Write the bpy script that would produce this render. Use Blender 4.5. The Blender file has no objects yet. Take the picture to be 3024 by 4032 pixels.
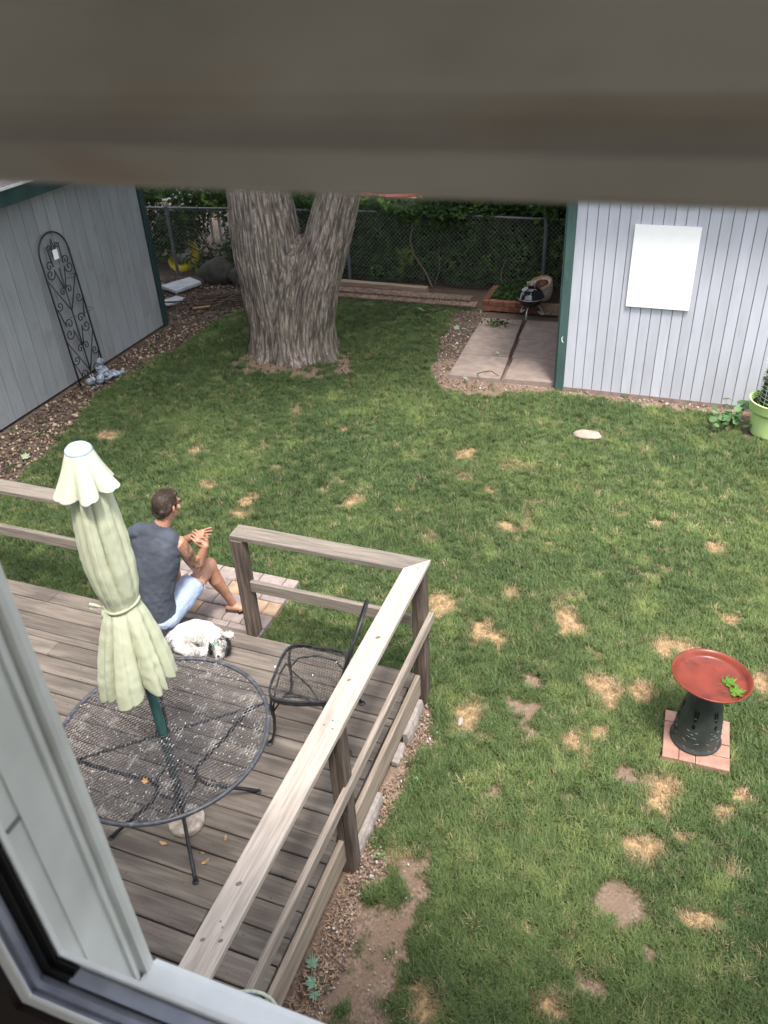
import bpy, bmesh, math, random
import numpy as np
from mathutils import Vector, Matrix, noise
random.seed(7); rng = np.random.default_rng(7)
R = math.radians
sc = bpy.context.scene
col = sc.collection

# ---------------------------------------------------------------- camera
cam_d = bpy.data.cameras.new('camera'); cam = bpy.data.objects.new('camera', cam_d); col.objects.link(cam)
cam_d.sensor_fit = 'VERTICAL'; cam_d.sensor_height = 36; cam_d.sensor_width = 27
cam_d.lens = 3240 / 4032 * 36
cam_d.clip_start = 0.01; cam_d.clip_end = 400
cam_d.dof.use_dof = True; cam_d.dof.focus_distance = 5.6; cam_d.dof.aperture_fstop = 11.0
yaw, pitch, roll = R(22.28), R(33.72), R(3.23)
fw = Vector((-math.sin(yaw) * math.cos(pitch), math.cos(yaw) * math.cos(pitch), -math.sin(pitch)))
rt = Vector((math.cos(yaw), math.sin(yaw), 0)); dn = fw.cross(rt)
rt2 = rt * math.cos(roll) + dn * math.sin(roll); dn2 = dn * math.cos(roll) - rt * math.sin(roll)
cam.matrix_world = Matrix(((rt2.x, -dn2.x, -fw.x, 0), (rt2.y, -dn2.y, -fw.y, 0), (rt2.z, -dn2.z, -fw.z, 4.4), (0, 0, 0, 1)))
sc.camera = cam
CH = 4.4

# ---------------------------------------------------------------- world and sun: hazy bright day, sun high behind the house
w = bpy.data.worlds.new('World'); sc.world = w; w.use_nodes = True
nt = w.node_tree; bg = nt.nodes['Background']
sky = nt.nodes.new('ShaderNodeTexSky'); sky.sky_type = 'NISHITA'; sky.sun_disc = False
SUN_EL, SUN_AZ = R(67), R(146)          # azimuth measured clockwise from +Y (compass like)
sky.sun_elevation = SUN_EL; sky.sun_rotation = SUN_AZ; sky.dust_density = 3.5; sky.air_density = 1.0
hs_ = nt.nodes.new('ShaderNodeHueSaturation'); hs_.inputs['Saturation'].default_value = .42   # thin high cloud greys the blue
nt.links.new(sky.outputs[0], hs_.inputs['Color']); nt.links.new(hs_.outputs[0], bg.inputs[0]); bg.inputs[1].default_value = 0.15
sd = bpy.data.lights.new('sun', 'SUN'); sun = bpy.data.objects.new('sun', sd); col.objects.link(sun)
sd.energy = 1.35; sd.angle = R(10); sd.color = (1, 0.95, 0.88)
sv = Vector((math.sin(SUN_AZ) * math.cos(SUN_EL), math.cos(SUN_AZ) * math.cos(SUN_EL), math.sin(SUN_EL)))
sun.rotation_euler = sv.to_track_quat('Z', 'Y').to_euler()
sun.location = (0, -6, 12)
sc.view_settings.view_transform = 'Standard'; sc.view_settings.look = 'None'
sc.view_settings.gamma = 1; sc.view_settings.use_curve_mapping = False
sc.view_settings.exposure = 1.6
sc.render.engine = 'CYCLES'

# ---------------------------------------------------------------- materials
def srgb(r, g, b):
    f = lambda c: (c / 255 / 12.92) if c / 255 <= .04045 else ((c / 255 + .055) / 1.055) ** 2.4
    return (f(r), f(g), f(b))
def mat(name, c, rough=.75, var=.15, scale=(8, 8, 8), c2=None, rnd=.0, bump=0., bscale=None, spec=.3, metal=0., detail=4, trans=0., coat=0., lo=.35, hi=.65):
    m = bpy.data.materials.new(name); m.use_nodes = True
    n, l = m.node_tree.nodes, m.node_tree.links
    b = n['Principled BSDF']; b.inputs['Roughness'].default_value = rough
    b.inputs['Specular IOR Level'].default_value = spec; b.inputs['Metallic'].default_value = metal
    if coat: b.inputs['Coat Weight'].default_value = coat
    g = n.new('ShaderNodeNewGeometry'); mp = n.new('ShaderNodeMapping'); mp.inputs['Scale'].default_value = scale
    oi = n.new('ShaderNodeObjectInfo')
    add = n.new('ShaderNodeVectorMath'); add.operation = 'ADD'
    mul = n.new('ShaderNodeVectorMath'); mul.operation = 'SCALE'; mul.inputs['Scale'].default_value = 37.
    l.new(oi.outputs['Random'], mul.inputs[0])
    l.new(g.outputs['Position'], mp.inputs[0])
    l.new(mp.outputs[0], add.inputs[0]); l.new(mul.outputs[0], add.inputs[1])
    nz = n.new('ShaderNodeTexNoise'); nz.inputs['Scale'].default_value = 1; nz.inputs['Detail'].default_value = detail
    l.new(add.outputs[0], nz.inputs['Vector'])
    mr = n.new('ShaderNodeMapRange'); mr.inputs[1].default_value = lo; mr.inputs[2].default_value = hi
    l.new(nz.outputs['Fac'], mr.inputs[0])
    mx = n.new('ShaderNodeMix'); mx.data_type = 'RGBA'
    if c2 is None:
        mx.inputs[6].default_value = (*[max(0, x * (1 - var)) for x in c], 1); mx.inputs[7].default_value = (*[x * (1 + var) for x in c], 1)
    else:
        mx.inputs[6].default_value = (*c, 1); mx.inputs[7].default_value = (*c2, 1)
    l.new(mr.outputs[0], mx.inputs[0])
    out = mx.outputs[2]
    if rnd:
        hv = n.new('ShaderNodeHueSaturation')
        m2 = n.new('ShaderNodeMapRange'); m2.inputs[3].default_value = 1 - rnd; m2.inputs[4].default_value = 1 + rnd
        l.new(oi.outputs['Random'], m2.inputs[0]); l.new(m2.outputs[0], hv.inputs['Value']); l.new(out, hv.inputs['Color'])
        out = hv.outputs[0]
    l.new(out, b.inputs['Base Color'])
    if bump:
        bp = n.new('ShaderNodeBump'); bp.inputs['Strength'].default_value = bump; bp.inputs['Distance'].default_value = .01
        src = nz.outputs['Fac']
        if bscale:
            mp2 = n.new('ShaderNodeMapping'); mp2.inputs['Scale'].default_value = bscale; l.new(g.outputs['Position'], mp2.inputs[0])
            nb = n.new('ShaderNodeTexNoise'); nb.inputs['Scale'].default_value = 1; nb.inputs['Detail'].default_value = 6
            l.new(mp2.outputs[0], nb.inputs['Vector']); src = nb.outputs['Fac']
        l.new(src, bp.inputs['Height']); l.new(bp.outputs[0], b.inputs['Normal'])
    if trans:
        tr = n.new('ShaderNodeBsdfTranslucent'); ms = n.new('ShaderNodeMixShader'); ms.inputs[0].default_value = trans
        l.new(out, tr.inputs[0]); l.new(b.outputs[0], ms.inputs[1]); l.new(tr.outputs[0], ms.inputs[2])
        l.new(ms.outputs[0], n['Material Output'].inputs[0])
    return m
def overlay(m, c, scale, lo, hi, amount=1., detail=3, seed=0.):
    """second noise layer of colour (stains, lichen, droppings) mixed over a material's base colour"""
    n, l = m.node_tree.nodes, m.node_tree.links; b = n['Principled BSDF']
    src = b.inputs['Base Color'].links[0].from_socket
    g = n.new('ShaderNodeNewGeometry'); mp = n.new('ShaderNodeMapping'); mp.inputs['Scale'].default_value = scale; mp.inputs['Location'].default_value = (seed, seed * 2, seed)
    nz = n.new('ShaderNodeTexNoise'); nz.inputs['Scale'].default_value = 1; nz.inputs['Detail'].default_value = detail
    mr = n.new('ShaderNodeMapRange'); mr.inputs[1].default_value = lo; mr.inputs[2].default_value = hi; mr.inputs[4].default_value = amount
    mx = n.new('ShaderNodeMix'); mx.data_type = 'RGBA'; mx.inputs[7].default_value = (*c, 1)
    l.new(g.outputs['Position'], mp.inputs[0]); l.new(mp.outputs[0], nz.inputs['Vector']); l.new(nz.outputs['Fac'], mr.inputs[0])
    l.new(mr.outputs[0], mx.inputs[0]); l.new(src, mx.inputs[6]); l.new(mx.outputs[2], b.inputs['Base Color'])
    for lk in list(l):
        if lk.to_node.type == 'BSDF_TRANSLUCENT': l.new(mx.outputs[2], lk.to_node.inputs[0]); break
    return m

deck_x = overlay(mat('deck wood', (.165, .138, .116), .8, .20, (3, 60, 20), rnd=.22, bump=.2), (.080, .066, .058), (1.6, 6, 3), .47, .66, .8)
overlay(deck_x, (.28, .245, .205), (1.6, 16, 3), .53, .72, .6, seed=4)
overlay(deck_x, (.05, .04, .035), (30, 40, 20), .66, .72, .7, seed=8)
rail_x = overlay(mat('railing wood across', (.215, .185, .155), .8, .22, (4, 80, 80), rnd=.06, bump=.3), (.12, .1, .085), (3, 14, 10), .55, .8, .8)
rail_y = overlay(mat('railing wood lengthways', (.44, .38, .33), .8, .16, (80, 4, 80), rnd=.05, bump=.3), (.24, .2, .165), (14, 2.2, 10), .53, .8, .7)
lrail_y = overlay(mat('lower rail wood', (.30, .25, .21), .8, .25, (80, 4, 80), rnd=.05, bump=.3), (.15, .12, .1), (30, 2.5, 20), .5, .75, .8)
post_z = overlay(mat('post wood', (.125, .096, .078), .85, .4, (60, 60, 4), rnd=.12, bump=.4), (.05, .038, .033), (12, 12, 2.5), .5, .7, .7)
fascia_m = overlay(mat('rim board wood', (.29, .235, .185), .8, .22, (60, 3, 40), rnd=.05, bump=.3), (.17, .12, .085), (8, 2, 8), .5, .75, .8)
shed_l = overlay(overlay(mat('grey siding', (.27, .285, .295), .7, .09, (3, 3, 1.2), rnd=.05, bump=.15, bscale=(120, 120, 5)), (.2, .21, .21), (30, 25, 2.5), .5, .75, .6), (.19, .15, .12), (5, 4, 3), .6, .8, .6)
shed_r = overlay(overlay(mat('pale lilac grey siding', (.50, .515, .575), .7, .06, (4, 4, 1.2), rnd=.05, bump=.15, bscale=(120, 120, 5)), (.42, .42, .46), (9, 9, 3.5), .55, .8, .5), (.40, .40, .45), (60, 60, 2), .55, .8, .35)
groove_l = mat('groove shadow paint', (.10, .105, .108), .9, .2)
groove_r = mat('groove shadow grey', (.30, .29, .335), .9, .2)  # darker than the boards: gap shadow put into the backing colour
green_trim = overlay(mat('dark teal trim paint', (.062, .112, .104), .6, .15, (6, 6, 2), bump=.1), (.10, .16, .15), (14, 14, 5), .58, .75, .7)
green_trim2 = mat('dark green trim paint', (.022, .05, .046), .6, .2, (6, 6, 2))
shingle_m = mat('asphalt shingle', (.17, .15, .155), .95, .35, (60, 60, 60), rnd=.3, bump=.5)
concrete_m = overlay(mat('concrete slab', (.27, .215, .185), .9, .13, (9, 9, 9), rnd=.05, bump=.25, bscale=(160, 160, 160)), (.19, .145, .12), (2.4, 3, 3), .5, .75, .7)
overlay(concrete_m, (.11, .085, .07), (22, 22, 22), .67, .75, .8, seed=3)
found_m = mat('foundation concrete', (.25, .19, .165), .95, .2, (10, 10, 10), bump=.4)
paver_m = mat('concrete paver', (.29, .24, .22), .9, .16, (14, 14, 14), rnd=.16, bump=.3)
paver_t = mat('tan concrete paver', (.40, .28, .19), .9, .18, (12, 12, 12), rnd=.1, bump=.3)
brick_m = mat('red brick', (.185, .08, .052), .9, .22, (18, 18, 18), rnd=.2, bump=.35)
padbrick_m = mat('salmon brick', (.42, .24, .185), .9, .15, (16, 16, 16), rnd=.14, bump=.3)
edge_m = mat('edging concrete', (.21, .15, .115), .95, .25, (18, 18, 18), rnd=.12, bump=.4)
timber_m = mat('landscape timber', (.30, .22, .16), .85, .2, (4, 60, 60), bump=.3)
galv_m = mat('galvanised steel', (.17, .185, .2), .45, .2, (6, 6, 6), metal=.5, spec=.5)
wire_m = mat('fence wire', (.30, .32, .31), .55, .15, (6, 6, 6), metal=.3)
iron_m = overlay(mat('black iron', (.022, .022, .025), .5, .3, (40, 40, 40), spec=.5), (.10, .10, .11), (18, 18, 18), .6, .8, .6)
tmesh_m = overlay(mat('black coated mesh', (.085, .082, .09), .5, .3, (20, 20, 20), spec=.5), (.42, .41, .40), (16, 12, 12), .56, .68, .8, detail=6)
overlay(tmesh_m, (.62, .60, .58), (55, 55, 55), .62, .66, .95, seed=9)
cmesh_m = overlay(mat('chair mesh', (.035, .035, .038), .5, .3, (20, 20, 20), spec=.5), (.42, .38, .33), (40, 40, 40), .5, .8, .45)
trim_iron = overlay(mat('worn iron rim', (.06, .063, .075), .45, .3, (30, 30, 30), spec=.6), (.25, .26, .29), (28, 28, 28), .57, .75, .6)
canopy_m = overlay(mat('pale green canvas', (.60, .625, .45), .85, .05, (4, 4, 1.5), bump=.1, bscale=(400, 400, 400), trans=.14), (.40, .43, .28), (14, 14, 3.2), .56, .82, .5)
valance_m = overlay(mat('pale canvas of the top flap', (.66, .68, .54), .85, .04, (4, 4, 2), trans=.14), (.66, .68, .54), (18, 18, 6), .6, .85, .5)
cap_m = mat('pale blue plastic', (.44, .55, .62), .45, .05)
teal_pole = mat('teal green steel', (.04, .115, .105), .4, .25, (20, 20, 8), spec=.5, c2=None)
base_m = mat('stone umbrella base', (.42, .36, .31), .9, .3, (30, 30, 30), bump=.3)
terra = overlay(mat('glazed red clay', (.20, .040, .022), .3, .16, (9, 9, 9), spec=.4), (.10, .024, .016), (11, 11, 11), .58, .72, .7)
overlay(terra, (.27, .085, .05), (5, 5, 5), .6, .8, .5, seed=5)
ped_m = mat('dark green glazed clay', (.040, .048, .046), .42, .3, (9, 9, 9), spec=.5)
lime_m = overlay(mat('lime green plastic', (.55, .74, .30), .5, .05), (.42, .55, .28), (5, 5, 12), .6, .8, .5)
white_m = mat('white painted board', (.93, .93, .93), .6, .01)
offwhite = mat('off white plastic', (.68, .70, .66), .5, .06)
vinyl_m = overlay(mat('white vinyl frame', (.74, .75, .71), .4, .05, (20, 20, 20), spec=.4), (.42, .42, .39), (10, 10, 5), .55, .8, .5)
vinyl_l = mat('white sill vinyl', (.86, .86, .84), .45, .04, (30, 30, 30))
sash_m = overlay(overlay(mat('cream sash vinyl', (.50, .465, .415), .4, .10, (14, 14, 30)), (.42, .31, .24), (11, 30, 30), .55, .75, .6), (.36, .365, .34), (7, 20, 16), .52, .72, .6, seed=2)
room_dark = mat('dark of the unlit room', (.018, .010, .009), .5, .2)  # near black: darkness of the room put into the colour
silver_m = mat('grey aluminium track', (.30, .31, .36), .35, .12, (40, 40, 40), metal=.4, spec=.5)
rubber = mat('black rubber gasket', (.008, .008, .008), .6, .2)
ceil_m = mat('white ceiling paint', (.85, .83, .78), .9, .03); floor_m = mat('pale floor', (.5, .44, .36), .6, .1)
wall_in = mat('dark room wall', (.33, .29, .25), .9, .1)
house_out = mat('house siding paint', (.6, .6, .58), .8, .06)
soil_m = mat('dark soil', (.045, .03, .022), .95, .4, (30, 30, 30), bump=.5)
rock_m = mat('dark boulder', (.06, .055, .048), .95, .35, (7, 7, 7), bump=.6)
palerock = mat('pale stone', (.36, .30, .25), .9, .15, (16, 16, 16), bump=.4)
slate_m = mat('pale grey slab', (.42, .44, .46), .85, .15, (8, 8, 8))
stick_m = mat('dead branch bark', (.085, .062, .048), .95, .3, (20, 20, 20), rnd=.4)
statue_m = mat('blue grey weathered cast stone', (.11, .135, .17), .75, .1, (28, 28, 28), c2=(.40, .45, .52), bump=.5)
denim_m = overlay(mat('washed blue denim', (.36, .44, .60), .9, .12, (90, 90, 90), bump=.2), (.52, .59, .72), (5, 5, 5), .45, .75, .6)
shirt_m = overlay(mat('charcoal blue cotton', (.058, .066, .085), .95, .12, (160, 160, 160), bump=.15), (.095, .11, .14), (6, 6, 5), .45, .75, .8)
hair_m = mat('dark brown hair', (.030, .020, .015), .55, .5, (120, 40, 120), bump=.3, c2=(.10, .068, .044), lo=.45, hi=.8)
strap_m = mat('black and tan sandal strap', (.02, .018, .016), .7, .2)
sole_m = mat('dark sandal sole', (.06, .045, .035), .8, .2)
nail_m = mat('fingernail', (.55, .33, .27), .4, .05)
wf_m = mat('white dog fur', (.74, .72, .69), .9, .1, (30, 30, 30))
gf_m = mat('grey dog fur', (.17, .17, .175), .9, .5, (60, 60, 60))
df_m = mat('black dog fur', (.022, .02, .02), .9, .4, (60, 60, 60))
nose_m = mat('black nose', (.008, .008, .008), .3, .1, spec=.6)
clip_m = mat('bright green hair clip', (.04, .75, .22), .4, .05)
leaf_pale = mat('pale fallen leaf underside', (.36, .46, .30), .8, .12, (40, 40, 40), trans=.2)
leaf_dry = mat('dry tan leaf', (.48, .29, .14), .85, .25, (40, 40, 40), trans=.15)
leaf_fresh = mat('fresh green leaf', (.11, .24, .03), .55, .25, (50, 50, 50), trans=.25)
leaf_blue = mat('blue green leaf', (.22, .34, .24), .8, .15, (40, 40, 40), trans=.2)
nast_m = mat('round leaf green', (.13, .25, .10), .6, .2, (8, 8, 8), rnd=.35, trans=.25)
stem_m = mat('green stem', (.16, .22, .08), .7, .2)
hedge_m = overlay(mat('hedge leaf', (.030, .060, .018), .6, .3, (5, 5, 5), c2=(.062, .125, .03), trans=.3), (.24, .38, .06), (3.2, 3.2, 3.2), .57, .70, .85)
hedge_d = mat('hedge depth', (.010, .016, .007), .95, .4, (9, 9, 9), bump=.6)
crown_m = overlay(mat('crown leaf', (.045, .085, .02), .6, .3, (3, 3, 3), trans=.35), (.12, .20, .04), (2, 2, 2), .55, .75, .6)
rope_m = mat('pale green rope', (.42, .46, .38), .8, .2, (60, 60, 60))
bluetie = mat('blue grey cloth tie', (.12, .19, .28), .85, .3, (40, 40, 40))
red_m = mat('red plastic', (.5, .02, .015), .4, .08)
yel_m = mat('yellow plastic', (.72, .60, .03), .45, .15, (12, 12, 12))
pink_m = mat('coral pink vinyl', (.85, .19, .17), .4, .05)
orange_m = mat('orange yellow vinyl', (.85, .38, .04), .4, .05)
blue_m = mat('blue vinyl', (.06, .15, .55), .4, .05)
board_grey = mat('weathered grey board', (.22, .24, .25), .85, .15, (20, 3, 3))
black_enamel = mat('black enamel', (.008, .008, .009), .12, .2, spec=.6, coat=.5)
alu_m = mat('aluminium', (.62, .60, .58), .4, .1, metal=.6)
straw_m = mat('straw coloured leaf curl', (.36, .25, .16), .9, .25, (30, 30, 30))

# ---------------------------------------------------------------- mesh helpers
class MB:
    def __init__(s): s.v = []; s.f = []; s.mi = []; s.cur = 0
    def add(s, vs, fs):
        o = len(s.v); s.v += [tuple(p) for p in vs]; s.f += [tuple(i + o for i in f) for f in fs]; s.mi += [s.cur] * len(fs)
    def box(s, x0, x1, y0, y1, z0, z1):
        v = [(x, y, z) for z in (z0, z1) for y in (y0, y1) for x in (x0, x1)]
        s.add(v, [(0, 2, 3, 1), (4, 5, 7, 6), (0, 1, 5, 4), (2, 6, 7, 3), (0, 4, 6, 2), (1, 3, 7, 5)]); return s
    def beam(s, p0, p1, w, h, c=.004, up=(0, 0, 1), skew0=0., skew1=0.):
        """bar of width w, height h with chamfered edges; skew shifts the end faces along the bar with side position (mitres)"""
        p0, p1 = Vector(p0), Vector(p1); d = (p1 - p0).normalized(); up = Vector(up)
        sd_ = d.cross(up).normalized(); u = sd_.cross(d).normalized()
        a, b = w / 2, h / 2
        cs = [(-a + c, -b), (a - c, -b), (a, -b + c), (a, b - c), (a - c, b), (-a + c, b), (-a, b - c), (-a, -b + c)]
        vs = [p0 + sd_ * x + u * y + d * (skew0 * x) for x, y in cs] + [p1 + sd_ * x + u * y + d * (skew1 * x) for x, y in cs]
        fs = [(i, (i + 1) % 8, (i + 1) % 8 + 8, i + 8) for i in range(8)] + [tuple(range(7, -1, -1)), tuple(range(8, 16))]
        s.add(vs, fs); return s
    def rings(s, rr, close=True, cap=True):
        n = len(rr[0]); o = len(s.v)
        for r in rr: s.v += [tuple(p) for p in r]
        m = n if close else n - 1
        for k in range(len(rr) - 1):
            for i in range(m):
                j = (i + 1) % n; s.f.append((o + k * n + i, o + k * n + j, o + (k + 1) * n + j, o + (k + 1) * n + i)); s.mi.append(s.cur)
        if cap:
            s.f.append(tuple(o + i for i in range(n - 1, -1, -1))); s.f.append(tuple(o + (len(rr) - 1) * n + i for i in range(n))); s.mi += [s.cur] * 2
        return s
    def tube(s, pts, r, n=8, r2=None, side=None, round_=False, cap=True):
        pts = [Vector(p) for p in pts]; k = len(pts)
        r = list(r) if hasattr(r, '__len__') else [r] * k
        r2 = r if r2 is None else (list(r2) if hasattr(r2, '__len__') else [r2] * k)
        if round_:
            d0 = (pts[0] - pts[1]).normalized(); d1 = (pts[-1] - pts[-2]).normalized()
            m0 = min(r[0], r2[0]); m1 = min(r[-1], r2[-1])
            pre = [(pts[0] + d0 * m0 * math.sin(a), r[0] * math.cos(a), r2[0] * math.cos(a)) for a in (1.35, .95, .5)]
            post = [(pts[-1] + d1 * m1 * math.sin(a), r[-1] * math.cos(a), r2[-1] * math.cos(a)) for a in (.5, .95, 1.35)]
            pts = [p[0] for p in pre] + pts + [p[0] for p in post]; r = [p[1] for p in pre] + r + [p[1] for p in post]; r2 = [p[2] for p in pre] + r2 + [p[2] for p in post]
            k = len(pts)
        prev = Vector(side) if side is not None else None; rr = []
        for i in range(k):
            d = (pts[min(i + 1, k - 1)] - pts[max(i - 1, 0)]).normalized()
            if prev is None: prev = d.cross(Vector((.31, .17, .93))).normalized()
            a = (prev - d * prev.dot(d)).normalized(); b = d.cross(a); prev = a
            rr.append([pts[i] + a * (r[i] * math.cos(t)) + b * (r2[i] * math.sin(t)) for t in [2 * math.pi * j / n for j in range(n)]])
        return s.rings(rr, cap=cap)
    def lathe(s, prof, n=32, c=(0, 0, 0), cap=True, fr=None):
        rr = []
        for q, (r, z) in enumerate(prof):
            ring = []
            for j in range(n):
                t = 2 * math.pi * j / n; k = fr(t, q, z) if fr else 1
                ring.append((c[0] + r * k * math.cos(t), c[1] + r * k * math.sin(t), c[2] + z))
            rr.append(ring)
        return s.rings(rr, cap=cap)
    def ell(s, c, rx, ry, rz, n=16, M=None, k=9):
        rr = []
        for i in range(k):
            a = -math.pi / 2 + math.pi * (i + .5) / k
            ring = []
            for j in range(n):
                t = 2 * math.pi * j / n; p = Vector((rx * math.cos(a) * math.cos(t), ry * math.cos(a) * math.sin(t), rz * math.sin(a)))
                if M: p = M @ p
                ring.append(Vector(c) + p)
            rr.append(ring)
        return s.rings(rr)
    def xf(s, M, start=0):
        for i in range(start, len(s.v)): s.v[i] = tuple(M @ Vector(s.v[i]))
        return s
    def build(s, name, m, parent=None, smooth=False, origin=None):
        me = bpy.data.meshes.new(name)
        org = Vector((0, 0, 0)) if origin is None else Vector(origin)
        if parent is not None: org = Vector(parent.get('_o', (0, 0, 0)))
        me.from_pydata([(a - org.x, b - org.y, c - org.z) for a, b, c in s.v], [], s.f); me.update()
        ms = m if isinstance(m, (list, tuple)) else [m]
        for q in ms: me.materials.append(q)
        if len(ms) > 1: me.polygons.foreach_set('material_index', s.mi)
        if smooth: me.polygons.foreach_set('use_smooth', [True] * len(me.polygons))
        o = bpy.data.objects.new(name, me); col.objects.link(o)
        if parent is not None: o.parent = parent; o['_o'] = tuple(org)
        elif origin is not None: o.location = org; o['_o'] = tuple(org)
        return o
def tag(o, label, cat=None, group=None, kind=None):
    if label: o['label'] = label
    if cat: o['category'] = cat
    if group: o['group'] = group
    if kind: o['kind'] = kind
    return o
def thing(name, label, cat, loc=(0, 0, 0), rz=0, group=None, local=False):
    o = bpy.data.objects.new(name, None); col.objects.link(o); o.empty_display_size = .1
    o.location = loc; o.rotation_euler = (0, 0, rz)
    o['_o'] = (0., 0., 0.) if local else tuple(float(x) for x in loc)
    return tag(o, label, cat, group)
def struct(o): o['kind'] = 'structure'; return o
def dup(root, loc=None, rz=None, label=None):
    c = root.copy(); col.objects.link(c)
    if loc is not None: c.location = loc
    if rz is not None: c.rotation_euler = (0, 0, rz)
    if label: c['label'] = label
    for ch in list(root.children):
        d = ch.copy(); col.objects.link(d); d.parent = c
        for g in ch.children:
            e = g.copy(); col.objects.link(e); e.parent = d
    return c
def remesh(o, vox, it=4, smooth=True):
    m = o.modifiers.new('skin', 'REMESH'); m.mode = 'VOXEL'; m.voxel_size = vox; m.use_smooth_shade = smooth
    if it:
        k = o.modifiers.new('relax', 'SMOOTH'); k.factor = .5; k.iterations = it
    return o
def displace(o, size, strength, depth=2):
    t = bpy.data.textures.new('cloud', 'CLOUDS'); t.noise_scale = size; t.noise_depth = depth
    m = o.modifiers.new('folds', 'DISPLACE'); m.texture = t; m.strength = strength; m.mid_level = .5
    return o
def fbm(x, y, seed=0, octv=4):
    """vectorised value noise, 0..1"""
    out = np.zeros_like(x, dtype=float); a = .5; tot = 0
    for k in range(octv):
        xi = np.floor(x).astype(int); yi = np.floor(y).astype(int); fx = x - xi; fy = y - yi
        fx = fx * fx * (3 - 2 * fx); fy = fy * fy * (3 - 2 * fy)
        def h(i, j):
            q = (i * 374761393 + j * 668265263 + (seed + k * 17) * 982451653) & 0xffffffff
            q = ((q ^ (q >> 13)) * 1274126177) & 0xffffffff
            return ((q ^ (q >> 16)) & 0xffff) / 65535.
        v = (h(xi, yi) * (1 - fx) + h(xi + 1, yi) * fx) * (1 - fy) + (h(xi, yi + 1) * (1 - fx) + h(xi + 1, yi + 1) * fx) * fy
        out += a * v; tot += a; a *= .5; x = x * 2.03 + 11.3; y = y * 2.03 + 5.1
    return out / tot
def inpoly(x, y, poly):
    r = np.zeros(x.shape, bool); n = len(poly)
    for i in range(n):
        x1, y1 = poly[i]; x2, y2 = poly[(i + 1) % n]
        if y1 == y2: continue
        c = ((y1 > y) != (y2 > y)) & (x < (x2 - x1) * (y - y1) / (y2 - y1) + x1)
        r ^= c
    return r

# ================================================================ ground: soil, beds, lawn
LEFTBED = [(-9.2, 3.0), (-6.3, 3.0), (-6.35, 5.22), (-6.45, 5.52), (-6.60, 6.32), (-6.78, 6.84), (-6.84, 7.20), (-6.90, 7.61), (-6.88, 8.15), (-6.90, 8.76), (-6.76, 9.18), (-6.78, 9.87), (-6.80, 10.28), (-6.62, 10.61), (-6.3, 10.95), (-5.4, 11.35), (-5.33, 11.62), (-3.09, 11.67), (-3.34, 11.58), (-3.29, 10.85), (-3.26, 10.34), (-3.11, 9.72), (-3.06, 9.24), (-2.72, 8.81), (-2.32, 8.77), (-1.97, 8.97), (-1.38, 9.09), (-0.78, 9.07), (-0.31, 9.00), (0.35, 9.02), (0.62, 8.92), (0.75, 8.55), (3, 8.5), (3, 30), (-30, 30), (-30, 3)]
DECKBED = [(-1.44, 3.95), (-1.30, 3.90), (-1.22, 3.68), (-1.17, 3.54), (-1.30, 3.46), (-1.29, 3.34), (-1.22, 3.15), (-1.28, 2.99), (-1.25, 2.91), (-1.32, 2.81), (-1.32, 2.70), (-1.19, 2.67), (-1.15, 2.61), (-1.13, 2.50), (-1.27, 2.47), (-1.24, 2.37), (-1.22, 2.19), (-1.17, 2.02), (-1.17, 1.87), (-1.16, 1.72), (-1.1, 1.4), (-1.0, .3), (-7, .3), (-7, 3.8)]
BARE = [(-1.13, 2.70), (-1.02, 2.85), (-0.94, 2.79), (-0.87, 2.57), (-0.81, 2.56), (-0.96, 2.47), (-0.91, 2.39), (-0.93, 2.25), (-0.90, 2.15), (-0.86, 1.99), (-0.83, 1.85), (-.85, 1.5), (-1.1, 1.5), (-1.16, 1.73), (-1.15, 2.04), (-1.10, 2.30), (-1.04, 2.44), (-1.09, 2.59)]
TREE = [(-5.85, 8.80), (-5.65, 9.3), (-4.3, 9.6), (-4.0, 9.1), (-4.35, 8.80), (-5.05, 8.74), (-5.55, 8.64)]
WALK = [(-3.95, 3.8), (-2.79, 3.8), (-2.79, 4.86), (-3.95, 4.86)]
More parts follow.
